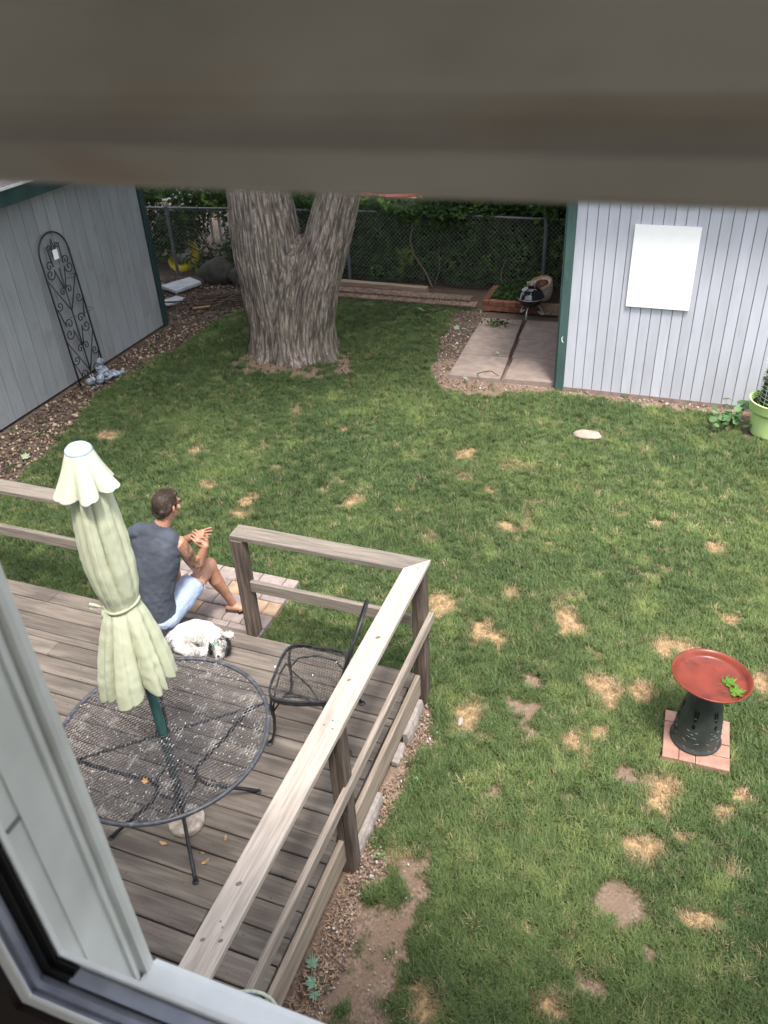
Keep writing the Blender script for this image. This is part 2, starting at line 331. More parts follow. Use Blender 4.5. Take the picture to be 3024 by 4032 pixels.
DRY = [(-2.06,7.40,0.108,0.118), (-2.85,6.20,0.083,0.100), (-3.55,7.56,0.053,0.078), (-4.96,6.66,0.079,0.075), (-5.14,6.47,0.063,0.053), (-3.89,5.92,0.071,0.103), (-3.85,5.67,0.101,0.066), (-6.13,6.69,0.139,0.095), (-1.31,6.20,0.085,0.075), (-0.04,6.62,0.062,0.053), (0.50,6.38,0.071,0.084), (-1.06,5.26,0.068,0.072), (-0.58,5.12,0.09,0.11), (-.52,5.0,.1,.1), (-1.56,4.96,0.121,0.115), (-1.20,4.75,0.080,0.128), (-1.03,4.70,0.078,0.073), (-0.30,4.77,0.076,0.060), (0.17,4.97,0.068,0.122), (0.33,5.04,0.092,0.067), (-1.04,3.87,0.097,0.142), (-0.87,3.73,0.031,0.032), (-0.21,4.45,0.131,0.101), (-0.14,4.35,0.084,0.106), (0.07,4.48,0.078,0.100), (0.64,5.44,0.070,0.056), (0.86,4.81,0.064,0.131), (-0.32,3.87,0.068,0.098), (-0.21,3.75,0.036,0.075), (-0.14,3.99,0.055,0.057), (0.26,3.67,0.115,0.106), (0.25,3.54,0.079,0.068), (0.75,3.75,0.050,0.070), (0.64,3.61,0.077,0.048), (0.21,3.21,0.113,0.086), (0.43,3.35,0.054,0.051), (0.67,3.36,0.032,0.032), (0.55,2.86,0.104,0.054), (-0.12,2.15,0.069,0.077), (-0.73,1.93,0.082,0.108), (-0.33,2.49,0.037,0.031), (0.70,3.19,0.039,0.053), (-0.89,6.00,0.041,0.035), (-3.15,6.49,0.086,0.045), (-3.22,6.29,0.066,0.052), (-4.28,7.86,0.056,0.062), (-4.41,6.04,0.098,0.074), (-1.61,6.76,0.055,0.051), (-0.35,6.66,0.051,0.039), (-2.38,6.18,0.045,0.040), (0.12,5.99,0.039,0.039), (-3.88,6.57,0.060,0.049)]
GREY = [(-1.02,2.05,.10,.12), (-.97,2.62,.08,.10), (-0.71,4.34,0.094,0.092), (-0.69,4.06,0.123,0.094), (-0.59,3.88,0.094,0.057), (0.05,3.70,0.088,0.091), (0.12,2.80,0.147,0.129), (0.02,2.31,0.098,0.064), (0.30,2.58,0.060,0.074), (-0.79,4.83,0.053,0.053), (-0.17,4.18,0.032,0.034), (-2.98,6.09,0.055,0.050), (-0.73,3.30,0.058,0.076), (-0.27,3.42,0.040,0.048)]
def fields(x, y):
    """dirt (bare soil 0..1) and dry (dead straw grass 0..1) at ground points"""
    jx = x + (fbm(x * 7, y * 7, 3) - .5) * .22; jy = y + (fbm(x * 7, y * 7, 9) - .5) * .22
    j2x = x + (fbm(x * 12, y * 12, 5) - .5) * .10; j2y = y + (fbm(x * 12, y * 12, 6) - .5) * .10
    dirt = np.zeros_like(x)
    dirt = np.maximum(dirt, inpoly(jx, jy, LEFTBED) * 1.); dirt = np.maximum(dirt, inpoly(jx, jy, TREE) * (.3 + .7 * (fbm(x * 6, y * 6, 55) > .40)))
    for P in (DECKBED,): dirt = np.maximum(dirt, inpoly(j2x, j2y, P) * 1.)
    dirt = np.maximum(dirt, inpoly(jx, jy, [(-1.3, 2.40), (-1.05, 2.35), (-1.0, 1.4), (-1.3, 1.4)]) * (.95 - .85 * (fbm(x * 8, y * 8, 58) > .66)))
    dirt = np.maximum(dirt, inpoly(jx, jy, BARE) * (.95 - .8 * (fbm(x * 9, y * 9, 51) > .72)))
    dry = np.zeros_like(x); px = x + (fbm(x * 16, y * 16, 23) - .5) * .14; py = y + (fbm(x * 16, y * 16, 24) - .5) * .14
    for a, b, r1, r2 in DRY:
        d = np.sqrt(((px - a) / (r1 * 1.12)) ** 2 + ((py - b) / (r2 * 1.12)) ** 2); dry = np.maximum(dry, np.clip(1.9 - 1.5 * d, 0, 1))
    for a, b, r1, r2 in GREY:
        d = np.sqrt(((px - a) / (r1 * 1.1)) ** 2 + ((py - b) / (r2 * 1.1)) ** 2); dirt = np.maximum(dirt, np.clip(2.0 - 1.7 * d, 0, .93))
    f = fbm(x * 2.6, y * 2.6, 77, 3); shade = np.clip((y - 4.9) / 1.2, 0, 1) * np.clip((-1 - x) / 2, 0, 1)
    dry = np.maximum(dry, np.clip((f - .76) * 5, 0, .4))
    dry = dry * (.72 + .5 * fbm(x * 22, y * 22, 91))
    return dirt, np.where(dirt > .5, 0, np.clip(dry, 0, 1))
fx = np.arange(-9.4, 3.01, .04); fy = np.arange(.3, 13.6, .04)
gx = np.concatenate([[-260, -120, -60, -30, -18, -12.5], fx, [4.5, 7, 12, 25, 60, 120, 260]])
gy = np.concatenate([[-260, -100, -40, -15, -6, -2], fy, [15, 18, 25, 45, 90, 260]])
X, Y = np.meshgrid(gx, gy); Xf, Yf = X.ravel(), Y.ravel()
dirt, dry = fields(Xf, Yf)
Z = (fbm(Xf * 3, Yf * 3, 41) - .5) * .018 - .012 - dirt * .012
far = (Xf < -9.4) | (Xf > 3) | (Yf < .3) | (Yf > 13.6); Z[far] = -.02
nx, ny = len(gx), len(gy)
idx = np.arange(nx * ny).reshape(ny, nx)
faces = np.stack([idx[:-1, :-1], idx[:-1, 1:], idx[1:, 1:], idx[1:, :-1]], -1).reshape(-1, 4)
me = bpy.data.meshes.new('ground'); me.from_pydata(np.stack([Xf, Yf, Z], -1).tolist(), [], faces.tolist())
a = me.attributes.new('dirt', 'FLOAT', 'POINT'); a.data.foreach_set('value', dirt.astype(np.float32))
a = me.attributes.new('dry', 'FLOAT', 'POINT'); a.data.foreach_set('value', dry.astype(np.float32))
a = me.attributes.new('bed', 'FLOAT', 'POINT'); a.data.foreach_set('value', ((Yf > 9.8) | (Xf < -6.2)).astype(np.float32))
me.polygons.foreach_set('use_smooth', [True] * len(me.polygons))
gm = bpy.data.materials.new('soil and thatch'); gm.use_nodes = True
n, l = gm.node_tree.nodes, gm.node_tree.links; b = n['Principled BSDF']; b.inputs['Roughness'].default_value = .95; b.inputs['Specular IOR Level'].default_value = .1
def att(nm): q = n.new('ShaderNodeAttribute'); q.attribute_name = nm; return q.outputs['Fac']
def nzz(s, d=6):
    g = n.new('ShaderNodeNewGeometry'); q = n.new('ShaderNodeTexNoise'); q.inputs['Scale'].default_value = s; q.inputs['Detail'].default_value = d; l.new(g.outputs['Position'], q.inputs['Vector']); return q.outputs['Fac']
def mixc(f, c1, c2):
    q = n.new('ShaderNodeMix'); q.data_type = 'RGBA'
    for k, c in ((6, c1), (7, c2)):
        if hasattr(c, 'is_output') or hasattr(c, 'links'): l.new(c, q.inputs[k])
        else: q.inputs[k].default_value = (*c, 1)
    l.new(f, q.inputs[0]); return q.outputs[2]
def mr_(s, a0, a1):
    q = n.new('ShaderNodeMapRange'); q.inputs[1].default_value = a0; q.inputs[2].default_value = a1; l.new(s, q.inputs[0]); return q.outputs[0]
thatch = mixc(mr_(nzz(9), .35, .65), (.050, .056, .026), (.105, .10, .048))
soil = mixc(mr_(nzz(60), .35, .7), (.155, .105, .078), (.36, .265, .205))
soil = mixc(mr_(nzz(5), .4, .65), soil, (.215, .15, .11))
straw = mixc(mr_(nzz(45), .35, .65), (.24, .16, .08), (.46, .32, .18))
dark = mixc(mr_(nzz(70), .35, .7), (.075, .056, .046), (.20, .15, .12))
soil = mixc(att('bed'), soil, dark)
c_ = mixc(att('dry'), thatch, straw); c_ = mixc(att('dirt'), c_, soil)
l.new(c_, b.inputs['Base Color'])
bp = n.new('ShaderNodeBump'); bp.inputs['Strength'].default_value = .7; bp.inputs['Distance'].default_value = .02; l.new(nzz(55), bp.inputs['Height']); l.new(bp.outputs[0], b.inputs['Normal'])
me.materials.append(gm)
ground = struct(bpy.data.objects.new('ground', me)); col.objects.link(ground)
tag(ground, 'brown soil and thin thatch under the lawn and planting beds')

# ---- lawn grass: tufts of real blades instanced on scattered points
def tuft(name, nb, h, spread, lean, m, wd=.0022):
    v, f = [], []
    for i in range(nb):
        a = random.uniform(0, 6.283); r = spread * math.sqrt(random.random()); x, y = r * math.cos(a), r * math.sin(a)
        hh = h * random.uniform(.55, 1.15); t = random.uniform(0, 6.283); ln = lean * random.uniform(.2, 1.1) * hh
        dx, dy = math.cos(t), math.sin(t); px, py = -dy, dx; ww = wd * random.uniform(.7, 1.3)
        o = len(v)
        v += [(x - px * ww, y - py * ww, 0), (x + px * ww, y + py * ww, 0), (x + dx * ln * .35 + px * ww * .8, y + dy * ln * .35 + py * ww * .8, hh * .6), (x + dx * ln * .35 - px * ww * .8, y + dy * ln * .35 - py * ww * .8, hh * .6), (x + dx * ln, y + dy * ln, hh * .95)]
        f += [(o, o + 1, o + 2, o + 3), (o + 3, o + 2, o + 4)]
    me = bpy.data.meshes.new(name); me.from_pydata(v, [], f); me.materials.append(m); return me
def grass_mat(name, ca, cb, cc, dryc):
    m = bpy.data.materials.new(name); m.use_nodes = True; n, l = m.node_tree.nodes, m.node_tree.links; b = n['Principled BSDF']
    b.inputs['Roughness'].default_value = .55; b.inputs['Specular IOR Level'].default_value = .25
    g = n.new('ShaderNodeNewGeometry')
    def nz(s, d=3, off=0):
        mp = n.new('ShaderNodeMapping'); mp.inputs['Location'].default_value = (off, off, 0); mp.inputs['Scale'].default_value = (1, 1, .1)
        q = n.new('ShaderNodeTexNoise'); q.inputs['Scale'].default_value = s; q.inputs['Detail'].default_value = d
        l.new(g.outputs['Position'], mp.inputs[0]); l.new(mp.outputs[0], q.inputs['Vector']); return q.outputs['Fac']
    def mr(s, a0, a1, b0=0, b1=1):
        q = n.new('ShaderNodeMapRange'); q.inputs[1].default_value = a0; q.inputs[2].default_value = a1; q.inputs[3].default_value = b0; q.inputs[4].default_value = b1; l.new(s, q.inputs[0]); return q.outputs[0]
    def mx(f, c1, c2):
        q = n.new('ShaderNodeMix'); q.data_type = 'RGBA'
        for k, c in ((6, c1), (7, c2)):
            if hasattr(c, 'links'): l.new(c, q.inputs[k])
            else: q.inputs[k].default_value = (*c, 1)
        l.new(f, q.inputs[0]); return q.outputs[2]
    c = mx(mr(nz(.55, 4, 3), .38, .60), ca, cb); c = mx(mr(nz(3.5, 4, 7), .52, .75), c, cc)
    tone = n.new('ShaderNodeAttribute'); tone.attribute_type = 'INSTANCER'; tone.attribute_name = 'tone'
    dr = n.new('ShaderNodeAttribute'); dr.attribute_type = 'INSTANCER'; dr.attribute_name = 'dry'
    c = mx(dr.outputs['Fac'], c, dryc)
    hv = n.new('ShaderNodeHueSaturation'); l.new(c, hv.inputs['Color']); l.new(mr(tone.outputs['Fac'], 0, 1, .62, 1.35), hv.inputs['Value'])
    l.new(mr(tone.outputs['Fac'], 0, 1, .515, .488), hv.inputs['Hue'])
    c = hv.outputs[0]; l.new(c, b.inputs['Base Color'])
    tr = n.new('ShaderNodeBsdfTranslucent'); ms = n.new('ShaderNodeMixShader'); ms.inputs[0].default_value = .3
    l.new(c, tr.inputs[0]); l.new(b.outputs[0], ms.inputs[1]); l.new(tr.outputs[0], ms.inputs[2]); l.new(ms.outputs[0], n['Material Output'].inputs[0])
    return m
gmat = grass_mat('lawn blades', (.112, .170, .066), (.165, .228, .084), (.262, .325, .118), (.55, .42, .27))
protos = bpy.data.collections.new('grass tuft kinds')
for k in range(5):
    o = bpy.data.objects.new('grass_tuft', tuft('grass_tuft', 24, .036 + .005 * k, .034, 1.0, gmat, .0019)); protos.objects.link(o)
def scatter_instances(name, pts, rot, scl, tone, dryv, coll, label, cat):
    me = bpy.data.meshes.new(name); me.vertices.add(len(pts)); me.vertices.foreach_set('co', np.asarray(pts, np.float32).ravel())
    for nm, ar in (('rot', rot), ('scl', scl), ('tone', tone), ('dry', dryv)):
        q = me.attributes.new(nm, 'FLOAT', 'POINT'); q.data.foreach_set('value', np.asarray(ar, np.float32))
    o = bpy.data.objects.new(name, me); col.objects.link(o)
    ng = bpy.data.node_groups.new(name, 'GeometryNodeTree'); ng.interface.new_socket('Geometry', in_out='INPUT', socket_type='NodeSocketGeometry'); ng.interface.new_socket('Geometry', in_out='OUTPUT', socket_type='NodeSocketGeometry')
    N, L = ng.nodes, ng.links; i = N.new('NodeGroupInput'); ou = N.new('NodeGroupOutput')
    ip = N.new('GeometryNodeInstanceOnPoints'); ci = N.new('GeometryNodeCollectionInfo'); ci.inputs[0].default_value = coll; ci.inputs[1].default_value = True; ci.inputs[2].default_value = True
    ip.inputs['Pick Instance'].default_value = True
    rv = N.new('FunctionNodeRandomValue'); rv.data_type = 'INT'; rv.inputs[4].default_value = 0; rv.inputs[5].default_value = 4
    def na(nm): q = N.new('GeometryNodeInputNamedAttribute'); q.data_type = 'FLOAT'; q.inputs[0].default_value = nm; return q.outputs[0]
    cx = N.new('ShaderNodeCombineXYZ'); L.new(na('rot'), cx.inputs[2])
    er = N.new('FunctionNodeEulerToRotation'); L.new(cx.outputs[0], er.inputs[0])
    L.new(i.outputs[0], ip.inputs['Points']); L.new(ci.outputs[0], ip.inputs['Instance']); L.new(rv.outputs[2], ip.inputs['Instance Index'])
    L.new(er.outputs[0], ip.inputs['Rotation']); L.new(na('scl'), ip.inputs['Scale']); L.new(ip.outputs[0], ou.inputs[0])
    md = o.modifiers.new('scatter', 'NODES'); md.node_group = ng
    return tag(o, label, cat, kind='stuff')
# candidates, denser close to the camera
N0 = 235000
cx_ = rng.uniform(-7.3, 2.2, N0); cy_ = rng.uniform(.4, 11.9, N0)
keep = rng.random(N0) < np.clip(1.25 - cy_ / 13, .4, 1)
keep &= (cx_ > -1.35 - .0 * cy_) | (cy_ > 3.7)
cx_, cy_ = cx_[keep], cy_[keep]
di, dr_ = fields(cx_, cy_)
pr_ = np.where(di > .5, .012, 1.) * (1 - .62 * dr_) * (.72 + .28 * (fbm(cx_ * 5, cy_ * 5, 31) > .42))
keep = rng.random(len(cx_)) < pr_
keep &= ~inpoly(cx_, cy_, WALK) & ~inpoly(cx_, cy_, [(.24, 3.88), (.66, 3.9), (.65, 4.32), (.23, 4.3)])
keep &= ~((cy_ > 9.2) & (cx_ > -1.4)) & ~((cy_ < 3.9) & (cx_ < -1.38)) & ~inpoly(cx_, cy_, [(-2.8, 9.2), (-1.4, 9.2), (-1.4, 12), (-2.9, 12)])
cx_, cy_, di, dr_ = cx_[keep], cy_[keep], di[keep], dr_[keep]
scl = rng.uniform(.65, 1.25, len(cx_)) * (1 - .35 * dr_) * (.85 + .35 * fbm(cx_ * 2, cy_ * 2, 8))
tone = np.clip(fbm(cx_ * 6, cy_ * 6, 15) * .55 + (fbm(cx_ * 1.1, cy_ * 1.1, 66, 3) - .5) * .9 + .10 + .22 * np.clip((cx_ + 2.4) / 3, 0, 1) * np.clip((cy_ - 3) / 2, 0, 1) - .14 * np.clip((-3 - cx_) / 3, 0, 1) + rng.uniform(-.30, .42, len(cx_)), 0, 1)  # lighter towards the right, darker far left: sun and tree shade put into colour
dv = np.clip(dr_ * 1.3 + (rng.random(len(cx_)) < .035) * .8 - rng.uniform(0, .25, len(cx_)), 0, 1)
zz = np.full(len(cx_), -.012)
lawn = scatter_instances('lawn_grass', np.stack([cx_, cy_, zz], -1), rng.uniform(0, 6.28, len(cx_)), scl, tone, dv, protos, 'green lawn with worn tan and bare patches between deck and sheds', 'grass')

# ---- scattered chips, pebbles, straw (nobody could count them)
def chips(name, poly, nn, s0, s1, mats, label, cat, z=0, flat=.45, extra=None):
    xs = [p[0] for p in poly]; ys = [p[1] for p in poly]; mb = MB(); k = 0
    while k < nn:
        m_ = 4000; px = rng.uniform(min(xs), max(xs), m_); py = rng.uniform(min(ys), max(ys), m_); ok = inpoly(px + (fbm(px * 6, py * 6, 3) - .5) * .2, py + (fbm(px * 6, py * 6, 9) - .5) * .2, poly)
        if extra is not None: ok &= extra(px, py)
        for x, y in zip(px[ok], py[ok]):
            if k >= nn: break
            s = random.uniform(s0, s1) * (1.6 if random.random() < .06 else 1); t = random.uniform(0, 6.28); e = random.uniform(.5, .95); h = s * flat * random.uniform(.6, 1.3)
            tx, ty = random.uniform(-.3, .3), random.uniform(-.3, .3)
            mb.cur = random.choices(range(len(mats)), [max(1, 6 - i * 1.6) for i in range(len(mats))])[0]
            q = [(-s, -s * e * .6, 0), (0, -s * e, 0), (s, -s * e * .3, 0), (s * .7, s * e, 0), (-s * .6, s * e * .9, 0)]
            c, d = math.cos(t), math.sin(t)
            vs = [(x + a * c - b_ * d, y + a * d + b_ * c, z - .004 + a * tx + b_ * ty) for a, b_, _ in q] + [(x + (a * c - b_ * d) * .72, y + (a * d + b_ * c) * .72, z + h + a * tx + b_ * ty) for a, b_, _ in q]
            mb.add(vs, [(5, 6, 7, 8, 9)] + [(i, (i + 1) % 5, (i + 1) % 5 + 5, i + 5) for i in range(5)]); k += 1
    return tag(mb.build(name, mats), label, cat, kind='stuff')
def pm(nm, c): return mat(nm, c, .9, .15, (30, 30, 30))
ch_tan = pm('tan chip', (.29, .215, .15)); ch_lt = pm('light chip', (.42, .33, .24)); ch_dk = pm('dark mulch chip', (.055, .036, .028)); ch_br = pm('brown chip', (.12, .085, .066)); ch_wh = pm('white pebble', (.50, .46, .42)); ch_pk = pm('pinkish pebble', (.30, .21, .17))
chips('bed_gravel', [(-7.4, 3.6), (-6.3, 3.6), (-6.35, 5.2), (-6.6, 6.3), (-6.84, 7.2), (-6.9, 8.15), (-6.76, 9.2), (-6.8, 10.2), (-7.4, 10.1)], 4200, .008, .021, [ch_br, ch_dk, ch_tan, ch_lt], 'tan stone and bark chips in the bed along the left shed', 'gravel')
chips('bark_mulch', [(-8.6, 10.1), (-6.8, 10.15), (-6.6, 10.7), (-5.4, 11.4), (-5.4, 11.9), (-8.8, 12)], 2200, .010, .026, [ch_dk, ch_br, ch_tan], 'brown bark mulch behind the left shed corner', 'mulch', flat=.3)
chips('patio_pebbles', [(-3.3, 11.6), (-3.27, 10.4), (-3.08, 9.3), (-2.7, 8.85), (-1.4, 9.1), (-1.4, 9.22), (-2.8, 9.2), (-2.9, 11.7)], 800, .006, .015, [ch_pk, ch_br, ch_tan, ch_wh], 'small pebbles on the soil around the concrete slabs', 'gravel')
chips('shed_pebbles', [(-1.4, 9.08), (.6, 8.98), (.6, 9.2), (-1.4, 9.22)], 200, .006, .015, [ch_pk, ch_br, ch_wh], 'pebbles along the foot of the pale shed', 'gravel')
chips('deck_pebbles', [(-1.38, 3.9), (-1.28, 3.85), (-1.19, 3.55), (-1.31, 3.3), (-1.25, 2.95), (-1.33, 2.75), (-1.18, 2.62), (-1.25, 2.3), (-1.2, 1.8), (-1.1, .9), (-1.38, .9)], 2300, .004, .010, [ch_pk, ch_br, ch_tan, ch_wh], 'fine pebbles in the soil strip along the deck', 'gravel')
chips('bare_pebbles', BARE, 120, .003, .008, [ch_pk, ch_tan, ch_wh], 'pebbles on the bare patch beside the deck', 'gravel')
chips('tree_chips', TREE, 330, .006, .014, [ch_br, ch_dk, ch_tan, ch_pk], 'bark crumbs and pebbles around the foot of the tree', 'mulch')
def curls(name, poly, nn, label):
    xs = [p[0] for p in poly]; ys = [p[1] for p in poly]; mb = MB(); k = 0
    while k < nn:
        x, y = random.uniform(min(xs), max(xs)), random.uniform(min(ys), max(ys))
        if not inpoly(np.array([x]), np.array([y]), poly)[0]: continue
        t = random.uniform(0, 6.28); L_ = random.uniform(.012, .034); cv = random.uniform(-.9, .9)
        mb.tube([(x + L_ * u * math.cos(t + cv * u), y + L_ * u * math.sin(t + cv * u), .006 + .012 * abs(u)) for u in (-1, -.5, 0, .5, 1)], [.001, .003, .0035, .003, .001], n=4); k += 1
    return tag(mb.build(name, straw_m), label, 'leaf litter', kind='stuff')
curls('leaf_litter', [(-1.38, 2.4), (-1.24, 2.3), (-1.2, 1.8), (-1.05, .9), (-1.38, .9)], 260, 'curled tan leaf litter on the soil strip near the house')
curls('leaf_litter', [(-1.36, 3.2), (-1.25, 3.1), (-1.33, 2.6), (-1.36, 2.4)], 22, 'a few curled tan leaves on the soil beside the deck post')

# ================================================================ deck
deck = thing('wooden_deck', 'weathered grey brown plank deck that carries the round table, the dog and the seated man', 'deck', (-2.3, 2.3, 0))
DZ = .30
y = 3.865; row = 0
while y > .36:
    wd = .057 if row == 3 else .139
    xr = -1.422 + random.uniform(-.006, .003)
    if 10 <= row <= 12: xr += random.uniform(-.01, .01)
    xl = -6.4
    cuts = {0: [-4.45], 2: [-3.75], 4: [-4.05, -3.45], 5: [-2.35], 8: [-3.3], 11: [-2.6], 14: [-1.9], 17: [-2.5]}.get(row, [random.uniform(-5.6, -4.6)])
    xs = sorted([xl] + cuts + [xr])
    for a_, b_ in zip(xs[:-1], xs[1:]):
        dz = random.uniform(-.002, .002)
        MB().beam((a_ + .0015, y - wd / 2, DZ - .018 + dz), (b_ - .0015, y - wd / 2 + random.uniform(-.0015, .0015), DZ - .018 - dz), wd, .036, .0045).build('plank', deck_x, deck)
    y -= wd + .008; row += 1
MB().beam((-1.401, .33, .19), (-1.401, 3.868, .19), .034, .19, .004).build('rim_board', fascia_m, deck)
MB().beam((-6.4, 3.84, .17), (-1.452, 3.84, .17), .034, .18, .004).build('rim_board', post_z, deck)
mb = MB()
for x in np.arange(-6.2, -1.6, .42): mb.beam((x, .4, .17), (x, 3.8, .17), .04, .18)
mb.build('joist', post_z, deck)
# lumps of pale mortar under the rim board
for (ya, yb, xx, hh) in ((2.62, 3.02, -1.355, .08), (3.30, 3.47, -1.365, .04), (3.5, 3.83, -1.355, .09)):
    mb = MB(); rr = []
    for k in range(13):
        t = k / 12; yy = ya + (yb - ya) * t; q = .004 + .016 * abs(math.sin(k * 2.3 + ya)) * math.sin(math.pi * min(1, t * 1.1 + .06))
        rr.append([(xx - .035, yy, 0), (xx + q, yy, 0), (xx + q * .8, yy, hh * .55), (xx - .005, yy, hh), (xx - .035, yy, hh)])
    mb.rings(rr).build('mortar_lump', pm('pale mortar', (.31, .27, .25)), deck)

def nails(root, spots, m=None):
    mb = MB()
    for x, y, z in spots: mb.lathe([(.005, 0), (.005, .0012), (.002, .0016)], 8, (x, y, z))
    mb.build('nail_heads', m or galv_m, root)['kind'] = 'stuff'
rail = thing('deck_railing', 'L shaped railing with sunlit pale cap board along the right side of the deck', 'railing', (-1.41, 3.9, 0))
RZ = 1.181
# mitred cap boards (140 x 38 mm)
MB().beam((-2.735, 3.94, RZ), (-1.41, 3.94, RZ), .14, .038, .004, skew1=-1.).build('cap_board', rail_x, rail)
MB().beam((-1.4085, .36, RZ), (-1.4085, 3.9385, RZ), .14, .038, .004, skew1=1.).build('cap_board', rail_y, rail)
MB().beam((-2.69, 3.90, .305), (-2.69, 3.90, 1.162), .09, .09, .006, up=(0, 1, 0)).build('post', post_z, rail)
MB().beam((-1.397, 3.947, -.02), (-1.397, 3.947, 1.162), .092, .09, .006, up=(0, 1, 0)).build('post', post_z, rail)
for xo in (-1.399, -1.355):
    for yy in (2.55, 1.2):
        MB().beam((xo, yy, -.02), (xo, yy, 1.162), .041, .09, .004, up=(0, 1, 0)).build('post', post_z, rail)
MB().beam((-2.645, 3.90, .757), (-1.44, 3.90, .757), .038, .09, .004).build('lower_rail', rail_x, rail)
MB().beam((-1.333, .36, .735), (-1.333, 3.99, .735), .034, .080, .004).build('lower_rail', lrail_y, rail)
nails(rail, [(-2.70, 3.92, 1.2), (-2.68, 3.96, 1.2), (-1.46, 3.93, 1.2), (-1.39, 3.90, 1.2), (-1.37, 3.95, 1.2), (-1.40, 2.57, 1.2), (-1.43, 2.53, 1.2), (-1.38, 2.52, 1.2), (-1.41, 1.45, 1.2), (-1.39, 1.43, 1.2)])
mb = MB()
for (x, y_, r_) in ((-1.40, 3.22, .013), (-1.43, 2.86, .010), (-1.42, 1.62, .012), (-1.37, 1.38, .009), (-1.44, 1.36, .009)): mb.lathe([(r_, 0), (r_ * .9, .0014)], 10, (x, y_, 1.2), fr=lambda t, q, z: 1 + .25 * math.sin(2 * t))
mb.build('knots', pm('wood knot', (.20, .15, .11)), rail)['kind'] = 'stuff'
rail2 = thing('deck_railing', 'short wooden railing at the far left edge of the deck, partly behind the umbrella', 'railing', (-5, 3.9, 0))
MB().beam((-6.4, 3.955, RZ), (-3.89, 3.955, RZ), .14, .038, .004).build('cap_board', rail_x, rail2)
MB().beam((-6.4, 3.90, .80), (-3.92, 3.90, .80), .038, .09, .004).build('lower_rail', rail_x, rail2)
for xx in (-3.94, -5.9): MB().beam((xx, 3.92, -.02), (xx, 3.92, 1.162), .09, .09, .006, up=(0, 1, 0)).build('post', post_z, rail2)

# step and paver landing
step = thing('wooden_step', 'single wooden step below the deck edge under the seated man', 'step', (-3.4, 4.0, 0))
walk = bpy.data.objects.new('paved_landing', None); col.objects.link(walk); walk.location = (-3.4, 4.3, 0); walk['_o'] = (-3.4, 4.3, 0.); struct(walk)
walk['label'] = 'landing of grey and tan concrete pavers at the foot of the deck'
MB().beam((-3.95, 3.965, .135), (-2.80, 3.965, .135), .15, .036, .004).build('tread', deck_x, step)
MB().beam((-3.95, 4.022, .06), (-2.80, 4.022, .06), .03, .114, .003).build('riser', post_z, step)
yy = 4.045
for k in range(5):
    h = .162; x = -2.80
    ws = [[.10, .21, .16, .24, .2, .24], [.23, .17, .25, .2, .16, .14], [.12, .2, .26, .17, .2, .2], [.22, .2, .14, .24, .2, .15], [.12, .22, .2, .2, .25, .16]][k]
    for q, wd in enumerate(ws):
        mt = paver_t if (k, q) in ((2, 1), (2, 0), (3, 2), (1, 3)) else paver_m
        MB().beam((x - wd + .004, yy + h / 2, .012 + random.uniform(-.004, .004)), (x - .004, yy + h / 2, .012 + random.uniform(-.004, .004)), h - .008, .06, .009).build('paver', mt, walk)
        x -= wd
    yy += h

# ================================================================ left shed
ls = thing('garden_shed', 'grey board sided shed with dark green trim on the left side of the yard', 'shed', (-7.46, 7, 0))
SX = -7.46
mb = MB(); mb.box(SX - 3.2, SX - .026, 3.2, 10.0, .0, 2.42); mb.build('wall', groove_l, ls)
yk = 10.0 - .11
k = 0
while yk > 3.3:
    w_ = .2
    MB().beam((SX - .013, yk - w_ / 2, .015), (SX - .013, yk - w_ / 2, 2.40), w_ - .006, .014, .002, up=(1, 0, 0)).build('siding_board', shed_l, ls); yk -= w_; k += 1
MB().beam((SX + .005, 9.945, .0), (SX + .005, 9.945, 2.42), .10, .03, .004, up=(1, 0, 0)).build('corner_board', green_trim2, ls)
MB().beam((SX - .05, 10.02, .0), (SX - .05, 10.02, 2.42), .09, .03, .004, up=(0, 1, 0)).build('corner_board', green_trim2, ls)
MB().beam((SX + .32, 3.0, 2.49), (SX + .32, 10.25, 2.49), .03, .18, .004).build('fascia_board', green_trim2, ls)
MB().box(SX - .02, SX + .30, 3.0, 10.25, 2.41, 2.424).build('soffit', green_trim2, ls)
rf = MB(); ang = math.radians(22)
def rp(s_, y_, o=0): return (SX + .35 - s_ * math.cos(ang) - o * math.sin(ang) * -1, y_, 2.585 + s_ * math.sin(ang) + o * math.cos(ang))
rf.rings([[rp(0, 2.98), rp(2.2, 2.98), rp(2.2, 2.98, -.03), rp(0, 2.98, -.03)], [rp(0, 10.28), rp(2.2, 10.28), rp(2.2, 10.28, -.03), rp(0, 10.28, -.03)]])
rf.box(SX - 3.2, SX - 1.7, 3.0, 10.25, 3.0, 3.38)
roof = rf.build('roof', shingle_m, ls)
MB().beam(rp(-.012, 2.98, .004), rp(-.012, 10.28, .004), .02, .028, .002).build('drip_edge', pm('pale drip edge', (.55, .58, .58)), ls)
sh_mesh = None
for r_ in range(5):
    for q in range(34):
        y_ = 10.2 - q * .2 - (r_ % 2) * .1 - random.uniform(0, .03)
        if y_ < 6.0: continue
        o = MB(); s0 = r_ * .14; wq = .19
        lift = .004 + .004 * random.random()
        o.rings([[rp(s0, y_ - wq, lift + .012), rp(s0, y_, lift + .012), rp(s0, y_, .001), rp(s0, y_ - wq, .001)], [rp(s0 + .17, y_ - wq, lift * .3 + .012), rp(s0 + .17, y_, lift * .3 + .012), rp(s0 + .17, y_, .001), rp(s0 + .17, y_ - wq, .001)]])
        so = o.build('shingle', shingle_m, ls)

